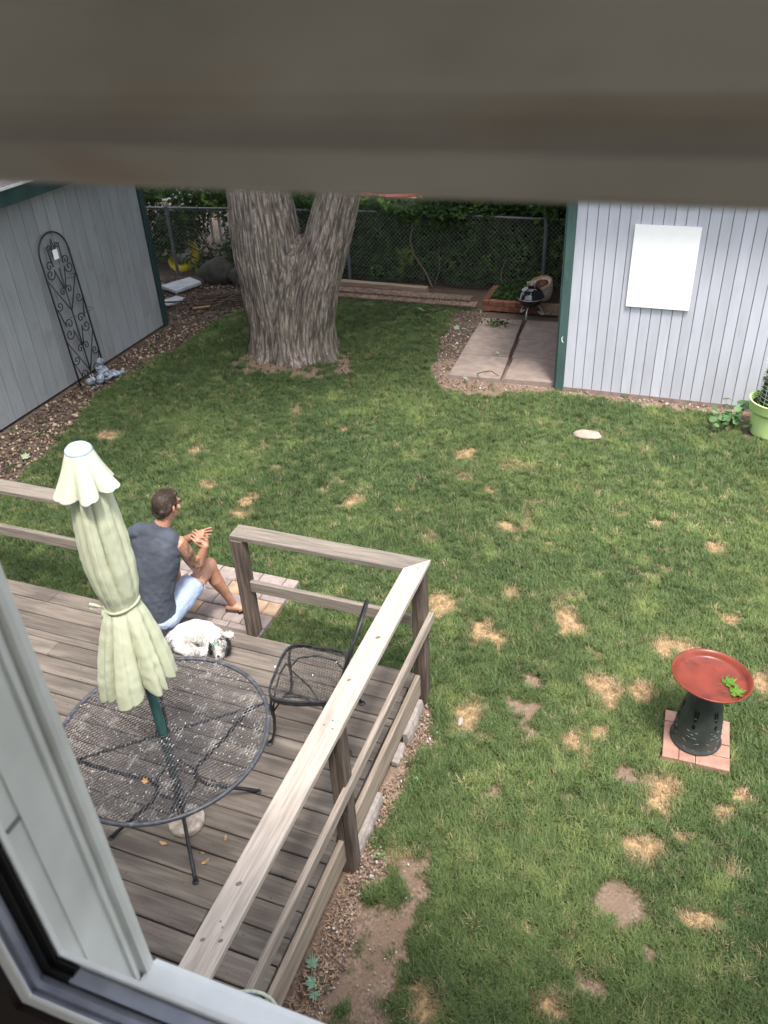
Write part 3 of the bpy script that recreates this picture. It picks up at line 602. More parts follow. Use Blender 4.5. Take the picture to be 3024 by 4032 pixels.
# ================================================================ right shed
rs = thing('garden_shed', 'pale lilac grey shed with a teal corner board and a white board on its wall', 'shed', (-.2, 9.22, 0))
RY = 9.22
MB().box(-1.43, 5.2, RY + .026, RY + 3.2, .035, 2.62).build('wall', groove_r, rs)
MB().box(-1.44, 5.21, RY + .004, RY + 3.22, -.1, .034).build('foundation', found_m, rs)
xk = -1.352
while xk < 3.1:
    top = 2.6
    MB().beam((xk + .056, RY + .013, .028 + .0 * xk), (xk + .056, RY + .013, top), .112 - .0065, .014, .002, up=(0, 1, 0)).build('siding_board', shed_r, rs); xk += .112
MB().beam((-1.398, RY + .002, .0), (-1.398, RY + .002, 2.62), .094, .036, .004, up=(0, 1, 0)).build('corner_board', green_trim, rs)
MB().beam((-1.455, RY + .07, .0), (-1.455, RY + .07, 2.62), .1, .03, .004, up=(1, 0, 0)).build('corner_board', green_trim, rs)
mb = MB(); mb.tube([(-1.385, RY - .018, .60), (-1.402, RY - .018, .62), (-1.408, RY - .018, .655), (-1.395, RY - .018, .675)], [.003, .007, .006, .003], 6); mb.build('paint_chip', offwhite, rs)
MB().beam((-1.8, RY - .33, 2.70), (5.3, RY - .33, 2.70), .03, .18, .004).build('fascia_board', green_trim, rs)
MB().box(-1.75, 5.25, RY - .31, RY + .02, 2.61, 2.624).build('soffit', green_trim, rs)
rf = MB(); rf.rings([[(-1.8, RY - .36, 2.79), (-1.8, RY + 1.7, 3.6), (-1.8, RY + 3.6, 2.79), (-1.8, RY + 3.6, 2.75), (-1.8, RY + 1.7, 3.56), (-1.8, RY - .36, 2.75)], [(5.3, RY - .36, 2.79), (5.3, RY + 1.7, 3.6), (5.3, RY + 3.6, 2.79), (5.3, RY + 3.6, 2.75), (5.3, RY + 1.7, 3.56), (5.3, RY - .36, 2.75)]])
rf.build('roof', shingle_m, rs)
wb = MB().beam((-.40, RY - .014, 1.099), (-.40, RY - .014, 1.985), .667, .02, .002, up=(0, 1, 0)).build('white_board', white_m)
tag(wb, 'large blank white board hung on the wall of the pale shed', 'board')

# ================================================================ chain link fence
fn = thing('chain_link_fence', 'galvanised chain link fence along the back of the yard, overgrown by a hedge', 'fence', (-5.48, 12.46, 0))
FP = [(-11.2, 11.82), (-8.62, 12.12), (-5.48, 12.46), (-2.27, 12.5), (1.0, 12.54)]
def flerp(x):
    for (x0, y0), (x1, y1) in zip(FP[:-1], FP[1:]):
        if x <= x1: return y0 + (y1 - y0) * (x - x0) / (x1 - x0)
    return FP[-1][1]
FT = 1.135
for (x, y_) in FP:
    MB().tube([(x, y_, -.1), (x, y_, FT + .02)], .027, 12).build('post', galv_m, fn)
    MB().lathe([(.036, 0), (.036, .03), (.02, .055), (.004, .062)], 12, (x, y_, FT)).build('post_cap', galv_m, fn)
for (x0, y0), (x1, y1) in zip(FP[:-1], FP[1:]):
    MB().tube([(x0, y0 - .0, FT), (x1, y1, FT)], .02, 10).build('top_rail', galv_m, fn)
mb = MB(); hw = .034; ncr = int((FT - .04) / hw); x = -9.7; k_ = 0      # each strand zigzags across half a diamond and hooks its neighbour
while x < -1.2:
    pts = []
    for k in range(ncr + 1):
        xx = x + (hw if (k + k_) % 2 else 0); pts.append((xx, flerp(xx) - .022, .03 + k * hw))
    mb.tube(pts, .0021, 3, cap=False); x += hw; k_ += 1
o = mb.build('wire_mesh', wire_m, fn); o['kind'] = 'stuff'

# ================================================================ hedge behind the fence
def leafcloud(n_, pos, size, aspect=.75, up=.35, front=None, fold=.12):
    p = np.asarray(pos(n_)); n_ = len(p)
    nrm = rng.normal(size=(n_, 3)); nrm[:, 2] = np.abs(nrm[:, 2]) + up
    if front is not None: nrm += np.asarray(front)
    nrm /= np.linalg.norm(nrm, axis=1)[:, None]
    t = np.cross(nrm, rng.normal(size=(n_, 3))); t /= np.linalg.norm(t, axis=1)[:, None]; bb = np.cross(nrm, t)
    s = rng.uniform(size[0], size[1], n_)[:, None]
    v = np.stack([p - t * s, p - bb * s * aspect * .8 + t * s * -.15 + nrm * s * fold, p + t * s * .95, p + bb * s * aspect * .8 + t * s * -.15 + nrm * s * fold], 1).reshape(-1, 3)
    f = np.arange(n_ * 4).reshape(-1, 4)
    f = np.concatenate([f[:, [0, 1, 2]], f[:, [0, 2, 3]]])
    return v, f
def npbuild(name, v, f, m, parent=None, origin=(0, 0, 0)):
    me = bpy.data.meshes.new(name); org = Vector(parent['_o']) if parent is not None else Vector(origin)
    v = np.asarray(v) - np.array(org)
    me.from_pydata(v.tolist(), [], f.tolist()); me.materials.append(m)
    o = bpy.data.objects.new(name, me); col.objects.link(o); o.parent = parent
    if parent is None: o.location = org
    return o
hedge = thing('hedge', 'dense dark leafy hedge growing behind and through the chain link fence', 'hedge', (-4, 13, 0))
def hp(n_):
    x = rng.uniform(-7.0, 1.2, n_); z = rng.uniform(.03, 1., n_) * np.where((x > -6.2) & (x < -4.25), 1.27, 1.75); d = rng.random(n_) ** 2
    yb = np.interp(x, [q[0] for q in FP], [q[1] for q in FP])
    bulge = .16 * (fbm(x * 2.1, z * 2.1, 4) - .35) * 2.2
    y_ = yb + .06 + d * .5 - bulge * (z > .95) - .06 * (z > 1.12)
    return np.stack([x, y_, z + .16 * (fbm(x * 3, z * 3, 8) - .5)], -1)
v, f = leafcloud(42000, hp, (.022, .05), front=(0, -.8, .3))
npbuild('foliage', v, f, hedge_m, hedge)['kind'] = 'stuff'
def hpt(n_):
    x = rng.uniform(-4.1, 1.2, n_); y_ = rng.uniform(12.5, 14.0, n_); z = 1.52 + .28 * (fbm(x * 1.7, y_ * 1.7, 14) - .4) * 2 + rng.uniform(-.15, .12, n_)
    return np.stack([x, y_, z], -1)
v, f = leafcloud(16000, hpt, (.035, .07), up=1.)
npbuild('foliage', v, f, hedge_m, hedge)['kind'] = 'stuff'
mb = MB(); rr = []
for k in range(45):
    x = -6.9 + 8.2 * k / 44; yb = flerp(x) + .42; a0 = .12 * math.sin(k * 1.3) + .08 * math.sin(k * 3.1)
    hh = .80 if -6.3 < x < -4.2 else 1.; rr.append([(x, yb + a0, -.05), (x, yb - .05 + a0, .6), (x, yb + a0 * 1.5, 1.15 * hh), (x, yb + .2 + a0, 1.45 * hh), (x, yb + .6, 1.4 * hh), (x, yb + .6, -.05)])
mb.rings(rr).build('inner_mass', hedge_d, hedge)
# woody stems seen through the wire
for pts, r_ in (([(-4.02, 12.40, .02), (-4.15, 12.44, .25), (-4.34, 12.46, .5), (-4.40, 12.46, .72), (-4.36, 12.5, .95), (-4.42, 12.6, 1.2)], .014), ([(-4.0, 12.46, .05), (-3.92, 12.5, .3), (-3.95, 12.52, .6)], .007), ([(-2.9, 12.46, .03), (-2.92, 12.5, .3), (-2.86, 12.52, .5)], .007)):
    MB().tube(pts, [r_ * (1 - .1 * k) for k in range(len(pts))], 7).build('stem', pm('pale bark stem', (.19, .15, .12)), hedge)
# sparse shrub left of the tree: see-through branches
shrub = thing('shrub', 'loose dark leafy shrub behind the fence between the left shed and the tree', 'shrub', (-8.2, 12.9, 0))
def sp(n_):
    x = rng.uniform(-10.2, -6.4, n_); z = rng.uniform(.0, 1.5, n_); y_ = np.interp(x, [q[0] for q in FP], [q[1] for q in FP]) + .1 + rng.random(n_) * 1.0
    g = fbm(x * 2.6, z * 2.6, 19, 3)
    hole = np.exp(-(((x + 8.15) / .32) ** 2 + ((z - .55) / .25) ** 2)) + np.exp(-(((x + 8.7) / .35) ** 2 + ((z - .22) / .25) ** 2)) * .35 + .6 * np.exp(-(((x + 9.0) / .3) ** 2 + ((z - 1.05) / .12) ** 2))
    ok = (g - .8 * hole) > .36
    return np.stack([x, y_, z], -1)[ok]
v, f = leafcloud(20000, sp, (.025, .06), front=(0, -.5, .3)); npbuild('foliage', v, f, hedge_m, shrub)['kind'] = 'stuff'
for pts, r_ in (([(-8.0, 12.5, 0), (-8.15, 12.5, .35), (-8.38, 12.5, .8), (-8.5, 12.6, 1.2)], .018), ([(-8.9, 12.4, .5), (-8.55, 12.45, .42), (-8.2, 12.5, .25), (-7.8, 12.6, .1)], .012), ([(-8.1, 12.5, .2), (-8.5, 12.5, .45), (-9.1, 12.5, .75)], .010), ([(-7.5, 12.6, 0), (-7.4, 12.7, .6), (-7.6, 12.8, 1.2)], .012)):
    MB().tube(pts, [r_ * (1 - .15 * k) for k in range(len(pts))], 7).build('branch', stick_m, shrub)

# ================================================================ things in the neighbour's yard
def torus(mb, c, R_, r_, n1=40, n2=12, M=None, a0=0, a1=6.2832):
    pts = [Vector((R_ * math.cos(a0 + (a1 - a0) * k / n1), R_ * math.sin(a0 + (a1 - a0) * k / n1), 0)) for k in range(n1 + 1)]
    if M: pts = [M @ p for p in pts]
    mb.tube([Vector(c) + p for p in pts], r_, n2, cap=(a1 - a0) < 6.2); return mb
M45 = Matrix.Rotation(R(48), 3, 'X')
o = torus(MB(), (-8.72, 12.52, .2), .24, .07, M=M45).build('swim_ring', yel_m, smooth=True, origin=(-8.72, 12.52, 0)); tag(o, 'yellow ring shaped toy lying behind the fence beside the left shed corner', 'toy')
o = MB().ell((-8.72, 12.62, .15), .17, .13, .12).build('white_bag', offwhite, smooth=True, origin=(-8.72, 12.62, 0)); tag(displace(o, .1, .05), 'crumpled white bag inside the yellow ring behind the fence', 'bag')
o = MB().lathe([(.02, 0), (.11, .005), (.14, .2), (.15, .21), (.15, .23), (.13, .225), (.1, .02), (.02, .02)], 24, (-8.75, 14.0, .82), cap=False).build('red_bucket', red_m, smooth=True, origin=(-8.75, 14.0, .7)); tag(o, 'red bucket on a stand showing through the leaves left of the tree', 'bucket')
tb = thing('garden_table', 'weathered grey board table beyond the fence at the left shed corner', 'table', (-10.0, 13.9, 0))
MB().beam((-10.9, 13.75, .84), (-9.4, 13.95, .84), .5, .04).build('tabletop', board_grey, tb)
for x, y_ in ((-10.7, 13.6), (-10.7, 13.95), (-9.55, 13.75), (-9.55, 14.1)): MB().beam((x, y_, 0), (x, y_, .82), .06, .06, up=(0, 1, 0)).build('leg', board_grey, tb)
o = MB().lathe([(.0, 0), (.09, 0), (.12, .2), (.10, .21), (.02, .19)], 20, (-9.5, 13.95, .861), cap=False).build('white_pot', offwhite, smooth=True, origin=(-9.5, 13.95, .86)); tag(o, 'small white pot on the grey table beyond the fence', 'pot')
tb2 = thing('plastic_stand', 'small brown stand under the red bucket beyond the fence', 'stand', (-8.75, 14.0, 0))
MB().box(-8.95, -8.55, 13.8, 14.2, .78, .818).build('top', board_grey, tb2)
for x in (-8.9, -8.6):
    for y_ in (13.85, 14.15): MB().box(x - .02, x + .02, y_ - .02, y_ + .02, 0, .78).build('leg', board_grey, tb2)
pool = thing('inflatable_pool', 'bright coral, orange and blue inflatable paddling pool beyond the hedge', 'pool', (-5.7, 15.4, 0))
for k, (m_, z) in enumerate(((orange_m, .73), (pink_m, .82), (blue_m, .91))): torus(MB(), (-5.72, 15.4, z), .62, .052, 40, 12).build('ring', m_, pool, True)
MB().lathe([(.05, 0), (.6, 0), (.62, .58), (.05, .58)], 32, (-5.75, 15.4, 0)).build('base', board_grey, pool)
for (x, y_, z, s) in ((-8.9, 12.9, 1.02, .07), (-8.95, 12.7, .78, .07)):
    pass
wl = MB(); 
fl = thing('flower', 'pair of small yellow flowers high in the shrub left of the tree', 'flower', (-8.45, 12.9, 1.0))
for (cx, cz) in ((-8.33, .99), (-8.30, .95)):
    mb = MB()
    for k in range(7):
        t = k * .9; mb.ell((cx + .022 * math.cos(t), 12.7, cz + .022 * math.sin(t)), .014, .008, .014, 8, k=5)
    mb.build('petals', yel_m, fl, True)
fl2 = MB()
def wp(n_):
    x = rng.normal(-9.05, .16, n_); z = rng.normal(.72, .15, n_); return np.stack([x, 12.55 + rng.random(n_) * .3, z], -1)
v, f = leafcloud(90, wp, (.02, .04), front=(0, -1, .3)); o = npbuild('white_blossom', v, f, offwhite, None, (-9.05, 12.6, .7)); tag(o, 'spray of whitish blossom in the shrub beside the left shed corner', 'blossom', kind='stuff')
for x, y_, s, lb in ((-7.72, 12.0, .34, 'dark rounded boulder left of two, below the shrub behind the left shed'), (-7.12, 11.95, .33, 'dark mossy boulder nearer the tree, beside the other boulder')):
    o = MB().ell((x, y_, .12), s, s * .72, s * .78, 24, k=14).build('boulder', rock_m, smooth=True, origin=(x, y_, 0)); displace(o, .22, .14); tag(o, lb, 'boulder', 'dark boulders behind the left shed')
o = MB().beam((-6.75, 11.9, .06), (-6.1, 11.88, .05), .28, .16, .02).build('broken_block', timber_m, origin=(-6.6, 11.9, 0)); tag(o, 'brown weathered block lying at the left side of the big tree', 'block')
def slab(pts, z, th, name, label):
    mb = MB(); mb.rings([[(x, y_, z) for x, y_ in pts], [(x, y_, z + th) for x, y_ in pts]]); o = mb.build(name, slate_m, origin=(pts[0][0], pts[0][1], 0)); return tag(o, label, 'slab', 'grey slabs on the mulch')
slab([(-8.45, 11.33), (-8.03, 11.14), (-7.86, 11.66), (-8.2, 11.84)], .03, .045, 'stone_slab', 'pale grey slab lying on the mulch behind the left shed corner')
slab([(-8.1, 10.72), (-7.86, 10.62), (-7.74, 10.98), (-7.98, 11.05)], .0, .03, 'stone_slab', 'darker small slab half hidden behind the left shed corner')
random.seed(21)
BL = ['long dead branch reaching from the shed corner, left end of the stick pile', 'thick front branch of the stick pile, pointing to the foot of the tree', 'rear branch of the stick pile that rises against the big tree', 'branch in the middle of the stick pile, crossing under two others', 'branch of the stick pile that slants up towards the dark boulder', 'thin branch standing steeply in the stick pile near the boulder', 'flat branch at the back of the stick pile, below the boulders', 'short branch lying nearest the lawn in front of the stick pile', 'upright stub poking straight up out of the stick pile', 'slender branch lying on top of the stick pile', 'short thin branch beside the small grey slab']
SP = [((-8.0, 10.72, .03), (-7.05, 11.05, .05), .012), ((-7.9, 10.55, .03), (-6.7, 10.95, .1), .014), ((-7.5, 10.95, .06), (-6.3, 11.35, .14), .016), ((-7.45, 10.6, .03), (-6.35, 11.1, .08), .013), ((-7.2, 10.75, .08), (-6.55, 11.55, .16), .013), ((-7.0, 10.7, .05), (-6.75, 11.6, .2), .011), ((-7.6, 11.1, .05), (-6.5, 11.0, .09), .012), ((-7.3, 10.35, .02), (-6.6, 10.85, .05), .010), ((-6.9, 11.1, .1), (-6.85, 11.35, .34), .012), ((-7.4, 10.8, .1), (-6.45, 11.2, .1), .009), ((-7.75, 10.9, .03), (-7.2, 11.3, .05), .01)]
for k, (p, q, r_) in enumerate(SP):
    p, q = Vector(p), Vector(q); side_ = (q - p).cross(Vector((0, 0, 1))).normalized(); pts = [p.lerp(q, t) + side_ * (.04 * math.sin(t * 5 + k)) + Vector((0, 0, .02 * math.sin(t * 3.1))) for t in (0, .2, .4, .6, .8, 1)]
    mb = MB(); mb.tube(pts, [r_ * (1.1 - .6 * t) for t in (0, .2, .4, .6, .8, 1)], 7)
    mb.tube([pts[2], pts[2] + side_ * .12 + (q - p) * .15, pts[2] + side_ * .17 + (q - p) * .3], [r_ * .6, r_ * .4, r_ * .2], 5)
    o = mb.build('fallen_branch', stick_m, smooth=True, origin=tuple(p)); tag(o, BL[k], 'branch', 'dead branches piled left of the tree')
o = MB().beam((-7.33, 10.52, .06), (-7.1, 10.66, .065), .03, .02).build('wood_scrap', leaf_dry, origin=(-7.3, 10.5, 0)); tag(o, 'pale tan split of wood lying on the pile of dead branches', 'wood scrap')

# ================================================================ timber and scalloped edging
o = MB().beam((-6.0, 11.93, .155), (-3.93, 11.88, .155), .1, .085, .012).build('landscape_timber', timber_m, origin=(-5, 11.9, 0)); tag(o, 'long tan landscape timber lying behind the scalloped edging', 'timber')
ed = thing('lawn_edging', 'double row of scalloped concrete edging blocks at the back of the lawn', 'edging', (-4.2, 11.7, 0))
for r_ in range(2):
    for k in range(8):
        x0 = -5.62 + k * .318 - (.1 if r_ else 0); mb = MB(); y0 = 11.66 + (.075 if r_ else 0); z0 = 0 if r_ == 0 else .06; dr = max(0, (k - 5)) * .012
        for q in range(7):
            mb.tube([(x0 + q * .0452, y0 - .035 + dr, z0 + .035), (x0 + q * .0452 + .012, y0 + .05 + dr, z0 + .06)], .0235, 8, round_=True)
        mb.beam((x0 - .02, y0 + dr, z0 + .01), (x0 + .295, y0 + dr, z0 + .01), .05, .06)
        mb.build('edging_block', edge_m, ed)

# ================================================================ patio slabs
pt = bpy.data.objects.new('patio', None); col.objects.link(pt); pt.location = (-2.1, 10.2, 0); pt['_o'] = (-2.1, 10.2, 0.); struct(pt); pt['label'] = 'small patio of six concrete slabs left of the pale shed'
rows = [9.20, 9.885, 10.54, 11.22]; 
for r_ in range(3):
    y0, y1 = rows[r_] + .010, rows[r_ + 1] - .010; sh = -.03 * r_
    for (x0, x1, d0, d1) in ((-2.79 + sh, -2.13 + sh * 1.9, .0, .04), (-2.09 + sh * 1.9, -1.40, .045, .09)):
        mb = MB(); z = .045 + random.uniform(-.004, .004)
        P4 = [(x0, y0 + d0), (x1, y0 + d1), (x1 - .03 * 1.6, y1 + d1), (x0 - .03, y1 + d0)]
        ins = lambda pts_, e: [(px + (e if px < (x0 + x1) / 2 else -e), py + (e if py < (y0 + y1) / 2 + .04 else -e)) for px, py in pts_]
        mb.rings([[(a_, b_, -.05) for a_, b_ in P4], [(a_, b_, z - .01) for a_, b_ in P4], [(a_, b_, z) for a_, b_ in ins(P4, .009)]])
        mb.build('slab', concrete_m, pt)
# crack in the near left slab, filled with dirt
MB().tube([(-2.16, 9.30, .0465), (-2.29, 9.42, .0465), (-2.36, 9.40, .0465), (-2.44, 9.30, .0465), (-2.40, 9.22, .0465)], [.003, .005, .004, .005, .004], 4).build('crack_dirt', soil_m, pt)

# ================================================================ big twin trunk tree
tree = thing('maple_tree', 'massive grey barked tree that forks into two trunks in the middle of the yard', 'tree', (-5.1, 9.55, 0))
bark = bpy.data.materials.new('furrowed bark'); bark.use_nodes = True
n, l = bark.node_tree.nodes, bark.node_tree.links; b = n['Principled BSDF']; b.inputs['Roughness'].default_value = .92; b.inputs['Specular IOR Level'].default_value = .15
g = n.new('ShaderNodeNewGeometry')
def bn(sx, sy, sz, d=4):
    mp = n.new('ShaderNodeMapping'); mp.inputs['Scale'].default_value = (sx, sy, sz); q = n.new('ShaderNodeTexNoise'); q.inputs['Scale'].default_value = 1; q.inputs['Detail'].default_value = d
    l.new(g.outputs['Position'], mp.inputs[0]); l.new(mp.outputs[0], q.inputs['Vector']); return q.outputs['Fac']
def bmr(s_, a0, a1, b0=0., b1=1.):
    q = n.new('ShaderNodeMapRange'); q.inputs[1].default_value = a0; q.inputs[2].default_value = a1; q.inputs[3].default_value = b0; q.inputs[4].default_value = b1; l.new(s_, q.inputs[0]); return q.outputs[0]
def bmx(f_, c1, c2):
    q = n.new('ShaderNodeMix'); q.data_type = 'RGBA'
    for k, c in ((6, c1), (7, c2)):
        if hasattr(c, 'links'): l.new(c, q.inputs[k])
        else: q.inputs[k].default_value = (*c, 1)
    l.new(f_, q.inputs[0]); return q.outputs[2]
ca = n.new('ShaderNodeAttribute'); ca.attribute_name = 'ridge'
c = bmx(bmr(bn(44, 44, 7, 6), .38, .64), (.155, .125, .105), (.35, .30, .26))
c = bmx(bmr(bn(5, 5, 1.6), .5, .7, 0, .7), c, (.15, .155, .10))
c = bmx(bmr(bn(30, 30, 14, 5), .56, .68, 0, .75), c, (.42, .385, .345))
q_ = n.new('ShaderNodeMapRange'); q_.inputs[1].default_value = -.012; q_.inputs[2].default_value = .004; l.new(ca.outputs['Fac'], q_.inputs[0])
c = bmx(q_.outputs[0], (.085, .067, .056), c)
mossy = n.new('ShaderNodeSeparateXYZ'); l.new(g.outputs['Position'], mossy.inputs[0])
l.new(c, b.inputs['Base Color'])
bp = n.new('ShaderNodeBump'); bp.inputs['Strength'].default_value = .8; bp.inputs['Distance'].default_value = .012; l.new(bn(75, 75, 22, 6), bp.inputs['Height']); l.new(bp.outputs[0], b.inputs['Normal'])
def trunk(cl, seed, nth=300, nzs=230):
    """cl: list of (z, cx, cy, rx, ry)"""
    zs = np.linspace(cl[0][0], cl[-1][0], nzs); A = np.array(cl); V = []; RD = []
    for k, z in enumerate(zs):
        cx, cy, rx, ry = [float(np.interp(z, A[:, 0], A[:, i])) for i in (1, 2, 3, 4)]
        flare = math.exp(-max(z, 0) / .13)
        for j in range(nth):
            t = 2 * math.pi * j / nth; c_, s_ = math.cos(t), math.sin(t)
            ro = 1 + flare * (.10 + .22 * max(0, math.sin(t * 4 + seed * 1.7 + .6 * math.sin(t * 3))) ** 2) + .035 * math.sin(2 * t + z * .8 + seed) + .02 * math.sin(5 * t + z + seed)
            px, py = c_ * rx * ro, s_ * ry * ro
            wv = .25 * noise.noise(Vector((c_ * 2, s_ * 2, z * 1.5 + seed)))
            n1 = 1 - abs(noise.noise(Vector(((c_ + wv * .06) * rx * 26, s_ * ry * 26 + wv * 1.2, z * 2.0 + seed * 9)))) * 2
            n2 = noise.noise(Vector((c_ * rx * 38, s_ * ry * 38, z * 7 + seed * 3)))
            n3 = noise.noise(Vector((c_ * rx * 5, s_ * ry * 5, z * 3.1 + seed * 5)))
            d = -.012 * max(0, n1 - .35) / .65 + .007 * n2 + .02 * n3
            V.append((cx + px + c_ * d, cy + py + s_ * d, z)); RD.append(.004 - .016 * max(0, n1 - .35) / .65 + .006 * n2)
    V = np.array(V); idx = np.arange(nth * nzs).reshape(nzs, nth); nx_ = np.roll(idx, -1, 1)
    F = np.stack([idx[:-1], nx_[:-1], nx_[1:], idx[1:]], -1).reshape(-1, 4); return V, F, np.array(RD)
def cup(z): return 4.4 - (4.4 - z) * 9.55 / 9.3
def cl_(rows): return [(cup(z), x * 9.55 / 9.3, y_, rx, ry) for z, x, y_, rx, ry in rows]
LT = cl_([(-.05, -5.22, 9.55, .42, .48), (.15, -5.18, 9.55, .375, .44), (.5, -5.17, 9.55, .37, .42), (1.0, -5.18, 9.55, .42, .42), (1.4, -5.2, 9.55, .46, .42), (1.7, -5.20, 9.55, .46, .42), (2.25, -5.23, 9.56, .395, .39), (3.2, -5.5, 9.7, .34, .34), (4.4, -5.9, 9.9, .26, .26)])
RT = cl_([(-.05, -4.72, 9.55, .38, .46), (.15, -4.75, 9.55, .36, .43), (.5, -4.72, 9.55, .335, .40), (1.0, -4.60, 9.55, .345, .38), (1.4, -4.45, 9.55, .335, .34), (1.7, -4.32, 9.55, .31, .30), (2.25, -4.12, 9.54, .285, .28), (3.2, -3.8, 9.4, .25, .25), (4.4, -3.4, 9.2, .2, .2)])
MT = cl_([(-.05, -4.95, 9.5, .36, .46), (.4, -4.93, 9.5, .32, .42), (.9, -4.88, 9.52, .30, .40), (1.3, -4.80, 9.54, .22, .33), (1.55, -4.74, 9.56, .12, .22), (1.66, -4.72, 9.58, .03, .06)])
Vs, Fs, Rs, off = [], [], [], 0
for cl, sd_ in ((LT, 1), (RT, 2), (MT, 3)):
    V, F, RD = trunk(cl, sd_, 300 if sd_ < 3 else 260, 250 if sd_ < 3 else 120); Vs.append(V); Fs.append(F + off); Rs.append(RD); off += len(V)
V, F, RD = np.concatenate(Vs), np.concatenate(Fs), np.concatenate(Rs)
me = bpy.data.meshes.new('trunk'); me.from_pydata((V - np.array((-5.1, 9.55, 0))).tolist(), [], F.tolist()); me.materials.append(bark)
a = me.attributes.new('ridge', 'FLOAT', 'POINT'); a.data.foreach_set('value', RD.astype(np.float32)); me.polygons.foreach_set('use_smooth', [True] * len(me.polygons))
o = bpy.data.objects.new('trunk', me); col.objects.link(o); o.parent = tree
random.seed(5)
limbs = [((-5.9, 10.1, 4.0), (-7.2, 5.4, 7.0)), ((-6.05, 10.15, 4.2), (-9.0, 7.2, 7.0)), ((-3.55, 9.25, 4.2), (-4.9, 5.2, 7.6)), ((-6.05, 10.15, 4.2), (-8.3, 11.0, 7.2)), ((-6.05, 10.15, 4.2), (-6.6, 8.4, 7.4)), ((-5.9, 10.1, 4.0), (-6.6, 12.6, 7.2)), ((-3.5, 9.2, 4.2), (-1.8, 10.4, 7.2)), ((-3.5, 9.2, 4.2), (-2.9, 7.4, 7.2)), ((-3.55, 9.25, 4.0), (-4.2, 11.3, 7.8)), ((-3.5, 9.2, 4.2), (-4.0, 8.5, 8.4)), ((-6.05, 10.15, 4.2), (-5.4, 10.3, 8.6))]  # first three reach towards the house, added out of view to shade the left
ends = []
for p, q in limbs:
    p, q = Vector(p), Vector(q); pts = [p.lerp(q, t) + Vector((random.uniform(-.1, .1), random.uniform(-.1, .1), .35 * math.sin(t * 3.14))) for t in (0, .25, .5, .75, 1)]
    MB().tube(pts, [.17, .13, .10, .07, .035], 10).build('limb', bark, tree, True); ends += [pts[2], pts[3], pts[4]]
ends = np.array([tuple(e) for e in ends])
def cp(n_):
    k = rng.integers(0, len(ends), n_); p = ends[k] + rng.normal(size=(n_, 3)) * np.array([.85, .85, .55]); p = p[p[:, 2] > 4.1]
    g = fbm(p[:, 0] * 1.1 + p[:, 2], p[:, 1] * 1.1, 61, 3); return p[g > .40]
v, f = leafcloud(38000, cp, (.06, .11), up=.8); npbuild('crown', v, f, crown_m, tree)['kind'] = 'stuff'

# ================================================================ tall trees added beyond the neighbour's yard (unseen above the frame; they close off the sky to the north)
random.seed(31)
for k, (x, y_, h, r_, lb) in enumerate(((-15.5, 20, 11, 3.6, 'tall leafy tree beyond the neighbour yard, far left, added out of view'), (-9.0, 22, 12, 3.8, 'tall leafy tree beyond the neighbour yard, left of the forked trunk, added out of view'), (-2.8, 21, 11.5, 3.7, 'tall leafy tree beyond the neighbour yard, behind the hedge, added out of view'), (3.6, 20, 11, 3.6, 'tall leafy tree beyond the pale shed'), (10, 19, 10.5, 3.5, 'tall leafy tree beyond the pale shed, far right, added out of view'))):
    t_ = thing('added_tree', lb, 'tree', (x, y_, 0), group='added trees beyond the fence, out of view')
    MB().tube([(x, y_, -.1), (x + .1, y_, 2.5), (x - .1, y_ + .2, 5.5), (x, y_, h - 2)], [.3, .24, .18, .06], 10).build('trunk', stick_m, t_, True)
    def tp_(n_):
        d = rng.normal(size=(n_, 3)); d /= np.linalg.norm(d, axis=1)[:, None]; q = d * (rng.random((n_, 1)) ** .4) * np.array([r_, r_, (h - 2.5) / 2]); p = q + np.array([x, y_, 2.5 + (h - 2.5) / 2])
        g = fbm(p[:, 0] * .9 + p[:, 2] * .7, p[:, 1] * .9 + p[:, 2] * .5, 40 + k, 3); return p[g > .38]
    v, f = leafcloud(9000, tp_, (.12, .22), up=.5); npbuild('crown', v, f, crown_m, t_)['kind'] = 'stuff'

# ================================================================ table, umbrella, chair
TC = (-2.312, 2.346); TZ = 1.03; TR = .565
def diamond(mb, inside, x0, x1, y0, y1, cw, ch, z, r_, ang=0., zf=None):
    """expanded metal: zigzag strands that meet in diamonds"""
    ca_, sa_ = math.cos(ang), math.sin(ang); nrow = int((y1 - y0) / ch)
    for k in range(nrow + 1):
        seg = []; 
        for s_ in range(int((x1 - x0) / (cw / 2)) + 1):
            x = x0 + s_ * cw / 2; y_ = y0 + k * ch + (ch / 2 if (s_ + k) % 2 else -ch / 2) * .92
            X_, Y_ = x * ca_ - y_ * sa_, x * sa_ + y_ * ca_
            if inside(X_, Y_): seg.append((X_, Y_, z if zf is None else zf(X_, Y_)))
            else:
                if len(seg) > 1: mb.tube(seg, r_, 4, r2=r_ * .7, cap=False)
                seg = []
        if len(seg) > 1: mb.tube(seg, r_, 4, r2=r_ * .7, cap=False)
tbl = thing('patio_table', 'round black mesh patio table speckled with white marks on the deck', 'table', (TC[0], TC[1], DZ))
mb = MB(); diamond(mb, lambda x, y: (x - TC[0]) ** 2 + (y - TC[1]) ** 2 < (TR - .012) ** 2 and (x - TC[0]) ** 2 + (y - TC[1]) ** 2 > .033 ** 2, -4.6, 4.6, -4.6, 4.6, .0225, .0135, TZ, .00185, R(100)) if False else None
def tmesh():
    mb = MB(); 
    diamond(mb, lambda x, y: .033 < math.hypot(x, y) < TR - .008, -.57, .57, -.57, .57, .019, .025, 0, .0041, R(-14))
    return mb.xf(Matrix.Translation((TC[0], TC[1], TZ)))
tmesh().build('mesh_top', tmesh_m, tbl)
mb = torus(MB(), (TC[0], TC[1], TZ - .004), TR, .0125, 96, 10); mb.build('rim', trim_iron, tbl, True)
